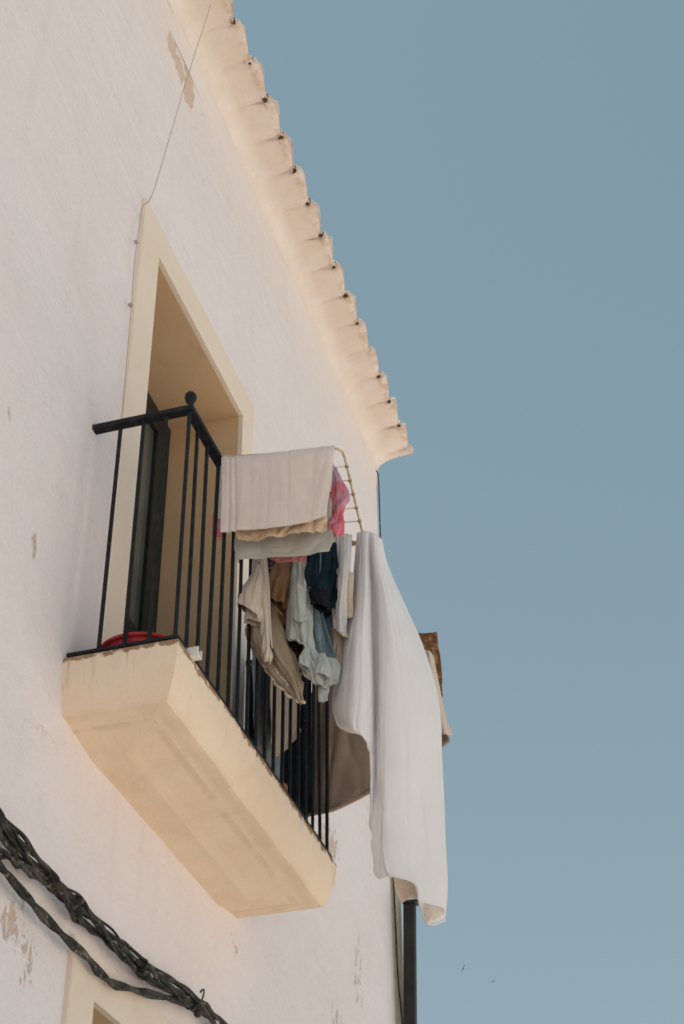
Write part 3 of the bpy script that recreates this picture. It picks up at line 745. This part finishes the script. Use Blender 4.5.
o = cloth('linen_towel', [
    [(219, 500, .44), (245, 500, .44), (280, 497, .45), (310, 494, .46), (331, 492, .465)],
    [(218, 463, .345), (245, 461, .352), (280, 457, .362), (312, 453, .375), (334, 450.5, .385)],
    [(221, 458.5, .325), (246, 455.5, .332), (281, 452, .342), (313, 448.5, .355), (335, 446.5, .367)],
    [(221.5, 466, .302), (246, 463, .309), (281, 459, .32), (312, 456, .332), (334, 453, .345)],
    [(221, 495, .300), (246, 493, .309), (281, 489, .32), (311, 485, .333), (331, 481, .345)],
    [(220, 532, .300), (246, 530, .312), (280, 527, .322), (308, 522, .334), (326, 516, .346)]],
    'linen', amp=.0045, fu=6, seed=2, nr=70, nc=90, top_pinch=.5, pleats=[(.07, .08, .012, .006), (.13, .15, .012, .006), (.55, .56, .01, .002)])
lay(o, 'oat linen towel folded over the near end of the drying rack', 'towel')
o = cloth('peach_cloth', [
    [(232, 480, .372), (262, 478, .378), (295, 473, .388), (327, 470, .398)],
    [(231, 515, .372), (262, 514, .378), (295, 508, .388), (327, 502, .398)],
    [(234, 529, .352), (262, 530, .366), (296, 523, .372), (327, 513, .388)],
    [(238, 541, .360), (262, 538, .356), (294, 534, .370), (326, 530, .376)]],
    'peach', amp=.014, fu=7, seed=14, top_pinch=.2, fine=.8)
lay(o, 'peach cotton cloth whose crumpled hem shows just below the oat linen towel', 'cloth')
o = cloth('grey_cloth', [
    [(236, 505, .45), (265, 503, .455), (298, 498, .465), (332, 494, .475)],
    [(236, 530, .435), (265, 533, .445), (298, 529, .455), (332, 524, .465)],
    [(234, 545, .43), (264, 547, .44), (298, 545, .45), (333, 538, .46)],
    [(237, 560, .432), (264, 558, .44), (297, 555.5, .45), (329, 551, .46)]],
    'grey', amp=.007, fu=4, seed=8)
lay(o, 'pale grey cotton cloth hanging as a wide band below the peach hem', 'cloth')
o = cloth('pink_towel', [
    [(330, 462, .50), (335, 466, .50), (337, 470, .50), (338, 473, .51)],
    [(329, 478, .49), (337, 479, .47), (343, 483, .48), (345, 487, .50)],
    [(328, 492, .49), (338, 494, .46), (346, 495, .47), (350, 497, .49)],
    [(327, 507, .49), (335, 507, .47), (341, 508, .47), (345, 508, .49)],
    [(325, 522, .49), (331, 523, .46), (338, 522, .46), (343, 521, .48)],
    [(324, 537, .49), (331, 537, .47), (338, 536, .47), (344, 535, .49)]],
    'pink', amp=.012, fu=4, fv=4, seed=4, nr=50, nc=40, fine=.6)
lay(o, 'rumpled bright pink towel bulging out at the right of the oat linen towel', 'towel')
o = cloth('pink_cloth', [[(213, 512, .50), (219, 512, .50), (225, 510, .50)], [(212, 524, .49), (218, 524, .48), (225, 523, .49)], [(211, 535, .49), (218, 537, .48), (226, 538, .49)]], 'pink', amp=.006, fu=3, seed=6, nr=20, nc=20)
lay(o, 'corner of pink cloth sticking out at the left below the oat linen towel', 'cloth')
o = cloth('white_cloth', [[(221, 462, .42), (224, 461, .42), (228, 461, .42)], [(218, 488, .42), (222, 489, .41), (227, 489, .42)], [(214.5, 506, .42), (219, 510, .40), (226, 511, .41)], [(217, 518, .42), (221, 519, .41), (226, 520, .41)]], 'tee', amp=.006, fu=3, seed=9, nr=24, nc=18)
lay(o, 'small white cloth peeping out at the left edge of the oat linen towel', 'cloth')
o = cloth('coral_cloth', [[(266, 538, .56), (285, 537, .56), (307, 535, .57)], [(266, 550, .55), (286, 551, .55), (308, 548, .56)], [(270, 559, .55), (280, 562, .545), (305, 562, .56)]], 'pinkb', amp=.008, fu=5, seed=3, nr=24, nc=30)
lay(o, 'coral pink cloth showing as a short strip under the pale grey band', 'cloth')

# taupe shirt at the left of the hanging clothes
sh = thing('taupe_shirt', 'taupe shirt hanging leftmost in the row of clothes, its long tail slanting down', 'shirt', at(272, 700, .78)); tag(sh, group=GL)
cloth('shirt_body', [
    [(253, 553, .72), (257, 553, .70), (261, 553, .69), (265, 554, .70)],
    [(252, 575, .73), (257, 577, .69), (263, 578, .675), (268, 582, .71)],
    [(253, 598, .74), (258, 600, .69), (264, 602, .66), (269, 606, .70)],
    [(253, 620, .75), (259, 622, .70), (265, 625, .66), (270, 633, .70)],
    [(252, 640, .76), (261, 644, .71), (267, 650, .67), (273, 655, .70)],
    [(258, 652, .76), (263, 656, .72), (267, 660, .70), (270, 664, .71)]],
    'taupe', sh, amp=.020, fu=5, fv=1.8, seed=12, nr=76, nc=50, top_pinch=.4, fine=.3)
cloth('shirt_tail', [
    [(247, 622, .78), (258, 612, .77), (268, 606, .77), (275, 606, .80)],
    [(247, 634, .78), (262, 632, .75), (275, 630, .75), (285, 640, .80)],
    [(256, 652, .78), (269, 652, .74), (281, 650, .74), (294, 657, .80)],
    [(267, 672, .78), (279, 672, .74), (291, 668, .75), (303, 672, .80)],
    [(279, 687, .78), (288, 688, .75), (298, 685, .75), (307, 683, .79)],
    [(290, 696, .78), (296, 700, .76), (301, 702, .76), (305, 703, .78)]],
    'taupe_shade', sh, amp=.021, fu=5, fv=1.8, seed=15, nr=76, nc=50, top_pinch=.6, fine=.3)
MB().grid(tube_cloth([(259, 566, .69, .012, .010, 0), (256, 580, .68, .028, .022, -.1), (251, 594, .665, .040, .034, -.35), (249.5, 606, .65, .040, .038, -.75), (249, 612, .64, .038, .037, -.9)], seed=3, amp=.008)).build('sleeve', 'taupe', sh, solid=.003)
MB().grid(tube_cloth([(258, 596, .69, .026, .02, -.2), (256, 612, .68, .034, .026, -.3), (253, 622, .67, .030, .026, -.3)], seed=4, amp=.008)).build('sleeve', 'taupe', sh, solid=.003)
ruf = []
for i, (x, y) in enumerate(smooth([(246, 626), (250, 640), (257, 653), (265, 667), (274, 681), (284, 691), (294, 699), (304, 703)], 70)):
    ruf.append(at(x+1.1*math.sin(i*.55)+.7*math.sin(i*1.3), y+.8*math.cos(i*.7), .768+.005*math.sin(i*.8)))
MB().tube(ruf, .0055, 7).build('hem', 'taupe', sh)
ruf2 = [at(x+3+1.0*math.sin(i*.6+1), y-3+.8*math.cos(i*.75), .755+.006*math.sin(i*.7)) for i, (x, y) in enumerate(smooth([(252, 640), (259, 652), (267, 665), (276, 678), (286, 688)], 50))]
MB().tube(ruf2, .004, 7).build('hem', 'taupe', sh)
MB().tube(smooth([at(x, y, .672+.002*i) for i, (x, y) in enumerate(((266, 556), (269, 590), (270, 620), (272, 648)))], 20), .003, 6).build('seam', 'taupe', sh)
o = cloth('printed_garment', [[(262, 552, .80), (269, 552, .79), (277, 552, .80)], [(262, 570, .80), (268, 571, .78), (276, 570, .80)], [(263, 590, .80), (268, 588, .78), (273, 584, .80)]], 'prnt', amp=.014, fu=5, seed=17, nr=30, nc=26)
lay(o, 'small dark printed garment between the taupe shirt and brown shorts', 'garment')
bs = thing('brown_shorts', 'caramel brown shorts hanging between the printed garment and the sage shorts', 'shorts', at(280, 660, .83)); tag(bs, group=GL)
MB().grid(tube_cloth([(286, 550, .80, .026, .012, 0), (283, 568, .79, .040, .022, -.1), (279, 586, .78, .045, .032, -.35), (276, 604, .775, .040, .038, -.75)], seed=8, amp=.014)).build('leg', 'brown', bs, solid=.003)
MB().grid(tube_cloth([(288, 550, .86, .020, .012, 0), (289, 575, .86, .032, .022, 0), (288, 605, .86, .042, .03, -.1), (287, 630, .86, .044, .034, -.2)], seed=18, amp=.010)).build('leg', 'brown', bs, solid=.003)
MB().tube(smooth([at(x, y, Y) for x, y, Y in ((267.5, 598, .775), (272, 604, .74), (277, 609, .735), (282, 615, .755))], 20), .0035, 6).build('hem', 'brown', bs)
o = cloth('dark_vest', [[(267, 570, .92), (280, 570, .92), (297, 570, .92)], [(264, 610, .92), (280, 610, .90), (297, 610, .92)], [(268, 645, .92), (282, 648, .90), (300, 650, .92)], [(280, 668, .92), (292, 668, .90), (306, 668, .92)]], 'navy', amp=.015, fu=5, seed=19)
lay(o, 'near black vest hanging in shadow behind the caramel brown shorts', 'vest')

sg = thing('sage_shorts', 'pale sage grey shorts with rolled fluttering hems, in the middle of the hanging row', 'shorts', at(310, 700, .84)); tag(sg, group=GL)
cloth('leg', [
    [(294, 550, .77), (298, 550, .76), (302, 550, .76), (306, 551, .77)],
    [(291, 580, .78), (297, 579, .74), (303, 580, .735), (309, 585, .77)],
    [(286, 612, .79), (294, 614, .74), (302, 614, .735), (313, 617, .78)],
    [(284, 638, .80), (293, 640, .75), (303, 643, .74), (316, 646, .79)]],
    'sage', sg, amp=.019, fu=5, fv=2, seed=5, nr=60, nc=54, fine=.3)
cloth('leg', [
    [(303, 562, .80), (306, 563, .79), (309, 566, .79), (311, 572, .80)],
    [(303, 600, .80), (306, 603, .78), (309, 608, .78), (312, 614, .82)],
    [(303, 642, .80), (307, 647, .77), (311, 651, .77), (316, 650, .83)],
    [(300, 660, .80), (310, 667, .765), (323, 670, .775), (336, 664, .83)],
    [(303, 675, .80), (314, 682, .77), (326, 687, .78), (337, 683, .83)]],
    'sage', sg, amp=.020, fu=6, fv=2, seed=25, nr=66, nc=56, fine=.3)
cloth('pocket_flap', [[(291, 586, .735), (297, 582, .72), (303, 586, .73)], [(291, 606, .73), (298, 606, .712), (306, 610, .725)], [(292, 618, .73), (299, 622, .708), (308, 619, .725)]], 'sage', sg, amp=.006, fu=4, seed=33, nr=26, nc=26)
ruf = []
for i, (x, y, Y) in enumerate(smooth([(283.5, 637, .80), (290, 639, .755), (298, 641, .735), (304, 645, .735), (305, 653, .75), (302, 660, .775), (301, 667, .79), (307, 676, .77), (315, 682, .77), (325, 687, .78), (336, 683, .82)], 90)):
    ruf.append(at(x+.9*math.sin(i*.5), y+.9*math.cos(i*.62), Y+.006*math.sin(i*.7)))
MB().tube(ruf, .0045, 7).build('hem', 'sage', sg)
MB().grid(tube_cloth([(322, 654, .76, .010, .006, 0), (324, 664, .755, .022, .014, -.3), (322, 676, .75, .026, .018, -.5)], seed=41, amp=.007)).build('cuff', 'sage', sg, solid=.002)
MB().grid(tube_cloth([(307, 648, .75, .008, .006, 0), (305, 658, .74, .018, .014, -.5), (304, 667, .735, .020, .016, -.7)], seed=42, amp=.006)).build('cuff', 'sage', sg, solid=.002)
MB().tube(smooth([at(x, y, .735-.004*i) for i, (x, y) in enumerate(((299, 555), (300, 575), (301, 590)))], 16), .003, 6).build('seam', 'sage', sg)
cloth('tie_cord', [[(321, 668, .80), (325, 667, .795), (329, 668, .80)], [(319, 684, .80), (324, 685, .785), (329, 685, .80)], [(317, 701, .80), (322, 702, .79), (328, 700, .80)]], 'sage', sg, amp=.012, fu=4, seed=44, nr=26, nc=18)
dj = thing('denim_shorts', 'dark denim shorts bunched beside the white tee', 'shorts', at(322, 625, .83)); tag(dj, group=GL)
MB().grid(tube_cloth([(319, 540, .80, .034, .016, 0), (319, 558, .79, .038, .03, -.1), (317, 576, .78, .038, .036, -.3), (316, 594, .775, .036, .036, -.7)], seed=28, amp=.016, fu=6)).build('leg', 'denim', dj, solid=.004)
MB().grid(tube_cloth([(329, 545, .86, .030, .014, 0), (331, 566, .85, .032, .03, 0), (330, 590, .85, .030, .03, .1), (327, 612, .84, .034, .03, .1)], seed=38, amp=.016, fu=6)).build('leg', 'denim', dj, solid=.004)
MB().grid(tube_cloth([(318, 588, .755, .026, .02, -.4), (319, 598, .75, .034, .026, -.5), (321, 608, .745, .030, .026, -.5)], seed=48, amp=.009, fu=6)).build('cuff', 'navy', dj, solid=.003)
MB().tube([tuple(at(316, 594, .775)+np.array([.037*math.cos(t), .037*math.sin(t), -.026*math.cos(t)])) for t in np.linspace(0, 2*math.pi, 30)], .004, 6, cap=False).build('hem', 'blue', dj)
MB().tube(smooth([at(x, y, .752) for x, y in ((320, 545), (320.5, 560), (319.5, 578), (318, 592))], 16), .003, 6).build('seam', 'blue', dj)
o = cloth('blue_garment', [[(308, 612, .90), (322, 612, .88), (338, 612, .90)], [(308, 638, .90), (322, 640, .87), (337, 640, .90)], [(308, 662, .90), (322, 664, .87), (336, 663, .90)], [(310, 680, .90), (322, 682, .88), (334, 680, .90)]], 'blue', amp=.014, fu=4, seed=52)
lay(o, 'faded blue denim garment hanging lower, behind the sage shorts and dark denim', 'garment')
o = cloth('pale_blue_garment', [[(299, 550, .84), (307, 551, .83), (314, 551, .84)], [(299, 580, .84), (309, 582, .82), (319, 584, .84)], [(300, 615, .84), (312, 620, .815), (325, 622, .84)], [(303, 650, .84), (316, 655, .82), (335, 652, .84)], [(308, 672, .84), (320, 674, .82), (335, 672, .84)]], 'pale_blue', amp=.02, fu=5, seed=57, nr=50, nc=40, fine=.3)
lay(o, 'pale blue grey garment squeezed between the sage shorts and the dark denim', 'garment')
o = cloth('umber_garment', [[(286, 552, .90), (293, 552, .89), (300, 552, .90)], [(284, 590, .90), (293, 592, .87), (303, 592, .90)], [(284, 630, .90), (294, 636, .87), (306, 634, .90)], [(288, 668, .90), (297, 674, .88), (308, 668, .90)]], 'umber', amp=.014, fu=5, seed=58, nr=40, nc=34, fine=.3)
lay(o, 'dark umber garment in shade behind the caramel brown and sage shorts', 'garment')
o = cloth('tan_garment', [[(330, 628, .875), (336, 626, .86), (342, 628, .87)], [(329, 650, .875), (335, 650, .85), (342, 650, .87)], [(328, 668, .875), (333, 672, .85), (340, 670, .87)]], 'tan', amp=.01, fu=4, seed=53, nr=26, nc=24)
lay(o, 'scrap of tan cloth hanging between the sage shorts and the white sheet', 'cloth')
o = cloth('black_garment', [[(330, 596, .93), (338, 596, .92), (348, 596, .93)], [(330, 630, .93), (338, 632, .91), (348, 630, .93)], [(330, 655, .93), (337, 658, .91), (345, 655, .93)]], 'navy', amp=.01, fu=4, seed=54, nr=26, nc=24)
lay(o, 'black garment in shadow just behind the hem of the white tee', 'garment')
tee = thing('white_tee', 'small white tee with a beige strap hanging left of the big white sheet', 'tee shirt', at(345, 640, .86)); tag(tee, group=GL)
cloth('body', [
    [(332, 534, .88), (339, 534, .87), (346, 534, .86), (352, 535, .88)],
    [(333, 562, .87), (339, 562, .84), (345, 562, .82), (351, 564, .86)],
    [(331, 588, .87), (337, 590, .83), (343, 592, .81), (348, 596, .86)],
    [(330, 606, .87), (336, 612, .83), (342, 618, .81), (348, 622, .86)],
    [(334, 624, .87), (338, 630, .83), (343, 634, .81), (349, 637, .86)]],
    'tee', tee, amp=.016, fu=5, seed=61, nr=50, nc=40)
MB().tube(smooth([at(x, y, Y) for x, y, Y in ((334, 625, .86), (338, 630.5, .825), (343, 634.5, .805), (349, 637.5, .855))], 20), .005, 7).build('hem', 'beige', tee)
cloth('strap', [[(346, 574, .85), (350, 572, .84), (354, 574, .85)], [(346, 598, .85), (350, 598, .835), (353, 598, .85)], [(346, 617, .85), (350, 618, .84), (353, 617, .85)]], 'beige', tee, amp=.006, fu=3, seed=63, nr=20, nc=14)

# big white sheet over the outer far corner of the rack
sheet = thing('white_sheet', 'long white bed sheet hanging from the outer end of the drying rack', 'bed sheet', at(410, 930, .95)); tag(sheet, group=GL)
G = cloth_grid([
    [(356, 533, .93), (361, 531, .90), (366, 531, .89), (369, 532, .91), (373, 533, .90), (377, 535, .91), (380, 537, .92), (382, 540, .94)],
    [(354, 565, .93), (360, 563, .88), (366, 562, .87), (370, 561, .94), (375, 562, .89), (380, 561, .89), (384, 562, .93), (387, 563, .98)],
    [(350, 600, .92), (359, 600, .84), (367, 600, .85), (372, 600, .95), (380, 600, .88), (389, 598, .88), (397, 599, .94), (403, 601, 1.01)],
    [(343, 640, .91), (355, 643, .80), (367, 645, .83), (374, 646, .95), (383, 648, .87), (398, 646, .88), (412, 647, .96), (423, 648, 1.05)],
    [(336, 680, .90), (352, 690, .77), (368, 696, .81), (375, 698, .93), (384, 700, .85), (404, 700, .88), (424, 700, .98), (438, 700, 1.08)],
    [(334, 706, .90), (350, 720, .76), (367, 732, .80), (375, 742, .91), (385, 750, .85), (406, 755, .88), (426, 754, .99), (441.5, 750, 1.09)],
    [(339, 722, .91), (353, 731, .78), (368, 745, .82), (374, 775, .90), (386, 800, .85), (407, 808, .89), (427, 810, 1.0), (443.5, 805, 1.10)],
    [(346, 729, .92), (357, 734, .82), (370, 752, .85), (373, 815, .89), (386, 842, .86), (408, 853, .89), (428, 862, .99), (445, 858, 1.10)],
    [(351, 732, .92), (360, 736, .84), (371, 757, .86), (373, 845, .89), (388, 862, .86), (411, 872, .90), (429, 890, .98), (446.5, 890, 1.10)],
    [(355, 733, .92), (362, 737, .85), (372, 760, .87), (374, 867, .90), (392, 876, .87), (418, 886, .92), (429, 922, .99), (446, 920, 1.08)]],
    nr=150, nc=130, amp=.011, fu=3.2, fv=1.3, seed=77, top_pinch=.45, fine=.3,
    pleats=[(.36, .41, .012, .010), (.50, .545, .008, .012), (.24, .16, .012, .008), (.66, .78, .02, .004)]
    +[(u, u+random.uniform(-.22, .22), random.uniform(.005, .011), random.choice((-1, 1))*random.uniform(.002, .0055)) for u in np.linspace(.06, .94, 13)])
MB().grid(G).build('drape', 'sheet', sheet, solid=.0015)
MB().tube([tuple(p) for p in G[:, 0]][6:], .0035, 6).build('hem', 'sheet', sheet)
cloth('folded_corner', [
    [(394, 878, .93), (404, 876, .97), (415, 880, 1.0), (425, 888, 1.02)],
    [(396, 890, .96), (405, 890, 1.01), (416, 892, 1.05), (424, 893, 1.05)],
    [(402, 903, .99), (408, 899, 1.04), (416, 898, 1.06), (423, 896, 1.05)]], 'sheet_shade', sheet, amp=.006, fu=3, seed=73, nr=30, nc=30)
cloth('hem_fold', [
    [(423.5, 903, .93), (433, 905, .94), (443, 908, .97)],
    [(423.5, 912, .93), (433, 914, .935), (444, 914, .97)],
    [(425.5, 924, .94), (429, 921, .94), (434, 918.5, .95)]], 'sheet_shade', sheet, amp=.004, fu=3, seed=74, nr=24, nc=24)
MB().tube([tuple(p) for p in G[-1, 50:]], .004, 6).build('hem', 'sheet', sheet)

# blanket and rust cloth on the far bar
bl = thing('blanket', 'taupe brown blanket billowing from the far end of the balcony behind the white sheet', 'blanket', at(380, 800, 1.75)); tag(bl, group=GL)
cloth('drape', [
    [(322, 655, 1.72), (345, 650, 1.72), (375, 643, 1.72), (405, 637, 1.72), (425, 634, 1.72)],
    [(312, 690, 1.74), (342, 688, 1.73), (376, 680, 1.75), (410, 672, 1.77), (434, 668, 1.76)],
    [(304, 735, 1.76), (338, 733, 1.74), (377, 722, 1.78), (414, 712, 1.80), (441, 704, 1.77)],
    [(297, 780, 1.77), (335, 777, 1.75), (377, 762, 1.80), (418, 742, 1.83), (446, 727, 1.78)],
    [(292, 819, 1.78), (333, 809, 1.74), (378, 787, 1.78), (420, 760, 1.81), (449, 741, 1.76)]],
    'blanket', bl, amp=.018, fu=6, fv=1.0, seed=81, nr=60, nc=70, solid=.006)
MB().tube(smooth([at(x, y, Y) for x, y, Y in ((292, 819, 1.77), (312, 814, 1.75), (333, 809.5, 1.735), (356, 799, 1.755), (378, 787, 1.77), (400, 774, 1.79), (420, 760, 1.80), (440, 747, 1.765), (449, 740, 1.75))], 50), .009, 8).build('hem', 'blanket', bl)
cloth('lit_edge', [
    [(424, 650, 1.68), (429, 651, 1.665), (433, 655, 1.69)],
    [(428, 680, 1.68), (433, 682, 1.66), (439, 686, 1.69)],
    [(432, 705, 1.68), (438, 707, 1.655), (445, 712, 1.69)],
    [(436, 726, 1.68), (443, 729, 1.655), (450.5, 731, 1.69)],
    [(440, 733, 1.69), (446, 734, 1.67), (452, 736, 1.70)]], 'blanket_edge', bl, amp=.006, fu=3, seed=82, nr=40, nc=24, solid=.005)
o = cloth('rust_cloth', [
    [(405, 634, 1.715), (418, 633.5, 1.71), (428, 633, 1.712), (437, 632, 1.715)],
    [(405, 652, 1.71), (420, 650, 1.68), (430, 650, 1.69), (439, 651, 1.71)],
    [(410, 672, 1.71), (424, 672, 1.69), (433, 672, 1.70), (442, 673, 1.71)],
    [(418, 690, 1.71), (430, 690, 1.695), (438, 690, 1.70), (442.5, 688, 1.71)],
    [(424, 700, 1.71), (434, 700, 1.70), (439, 699, 1.70), (443, 696, 1.71)]], 'rust', amp=.012, fu=4, fv=4, seed=85, nr=40, nc=34, fine=.7)
lay(o, 'rust brown patterned cloth showing above the blanket at the right of the white sheet', 'cloth')

# things glimpsed through the balusters
def hang3(name, rows, mat, label, cat, **k):
    o = cloth(name, [[tuple(p)+(0,) for p in r] for r in rows], mat, **k); return lay(o, label, cat)
class _XYZ(tuple):
    def __len__(s): return 4
    def __new__(c, p): return tuple.__new__(c, p)
def cloth3(name, rows, mat, **k):
    P = np.array(rows, float)
    return cloth(name, [[_XYZ(p) for p in r] for r in P], mat, **k)
def inside(rows, X): return [[_XYZ(tuple(wall_pt(a, b_, X))) for a, b_ in r] for r in rows]
o = cloth('slate_cloth', inside([[(250, 612), (262, 622), (276, 640)], [(251, 650), (264, 668), (279, 690)], [(253, 700), (266, 718), (280, 735)], [(256, 750), (268, 770), (281, 788)]], .20), 'slate', amp=.014, fu=4, seed=91)
lay(o, 'slate blue cloth hanging inside the balcony, seen between the balusters', 'cloth')
o = cloth('tan_towel', inside([[(272, 640), (290, 655), (309, 668)], [(271, 700), (290, 704), (309, 700)], [(272.5, 738), (285, 738), (303, 722)], [(277, 757), (284, 752), (297, 736)]], .27), 'tan', amp=.010, fu=4, seed=92)
lay(o, 'tan towel with a rounded lower edge hanging inside the far balusters', 'towel')
o = cloth3('shadow_sheet', [[(.02, 1.66, .95), (.16, 1.67, .95), (.32, 1.66, .95)], [(.02, 1.66, .55), (.16, 1.65, .55), (.32, 1.66, .55)], [(.02, 1.66, .12), (.16, 1.64, .10), (.33, 1.66, .20)]], 'navy', amp=.014, fu=5, seed=93)  # black sheet added to give the blanket's inner shadow
lay(o, 'black sheet added for the shadow deep inside the far end of the balcony', 'garment')

# the far airing line that carries what hangs inside
ln = MB().tube([(.24, 1.02, .905), (.24, 1.70, .905)], .004, 6).tube([(.0, 1.665, .955), (.34, 1.665, .955)], .004, 6)
tag(ln.build('indoor_line', 'node'), 'thin washing line stretched inside the railing, mostly hidden by clothes', 'washing line')

# red basin near the corner, pot further in
bz = thing('red_basin', 'red plastic basin on the balcony floor at the near corner', 'basin', (.19, .205, .002))
MB().lathe([(.115, 0), (.12, .003), (.146, .062), (.149, .070), (.156, .072), (.159, .076), (.156, .080), (.149, .080), (.144, .072), (.118, .008)], (.19, .205, .002), 40).build('bowl', 'red_plastic', bz)
MB().tube([(.19+.157*math.cos(t), .205+.157*math.sin(t), .078) for t in np.linspace(0, 2*math.pi, 48)], .007, 8, cap=False).build('rim', 'red_plastic', bz)
pt = thing('plant_pot', 'terracotta pot standing in a magenta saucer on the far balcony floor', 'pot', (.22, 1.35, .002))
MB().lathe([(.07, .02), (.074, .022), (.09, .13), (.098, .132), (.10, .155), (.092, .157), (.088, .14), (.08, .13)], (.22, 1.35, .002), 28).build('pot', 'terracotta', pt)
MB().lathe([(.085, 0), (.09, .002), (.105, .03), (.108, .034), (.100, .032), (.084, .008)], (.22, 1.35, .002), 28).build('saucer', 'magenta', pt)

# two far-off birds
def bird(px, py, Y, s, roll, label):
    c = at(px, py, Y); b = thing('bird', label, 'bird', c)
    tag(b, group='birds far off in the sky')
    body = [(0, -.09, 0), (0, -.06, .012), (0, 0, .016), (0, .06, .008), (0, .11, 0)]
    cr_, sr = math.cos(roll), math.sin(roll)
    tf = lambda p: (c[0]+s*(p[0]*cr_-p[2]*sr), c[1]+s*p[1], c[2]+s*(p[0]*sr+p[2]*cr_))
    MB().tube([tf(p) for p in body], [.006*s, .02*s, .026*s, .016*s, .004*s], 8).build('body', 'bird', b)
    for k in (-1, 1):
        m = MB(); v = [(.02*k, -.04, .012), (.02*k, .045, .012), (.11*k, .02, .05), (.11*k, -.055, .05), (.23*k, .06, .02), (.22*k, .03, .02)]
        m.add([tf(p) for p in v], [(0, 1, 2, 3), (3, 2, 4, 5)]); m.build('wing', 'bird', b, solid=.004)
bird(463.7, 968.5, 46, .62, 1.1, 'small dark bird flying low at the right of the house, the larger speck')
bird(493.2, 981.5, 60, .5, .5, 'tiny dark bird, the fainter speck furthest right in the sky')
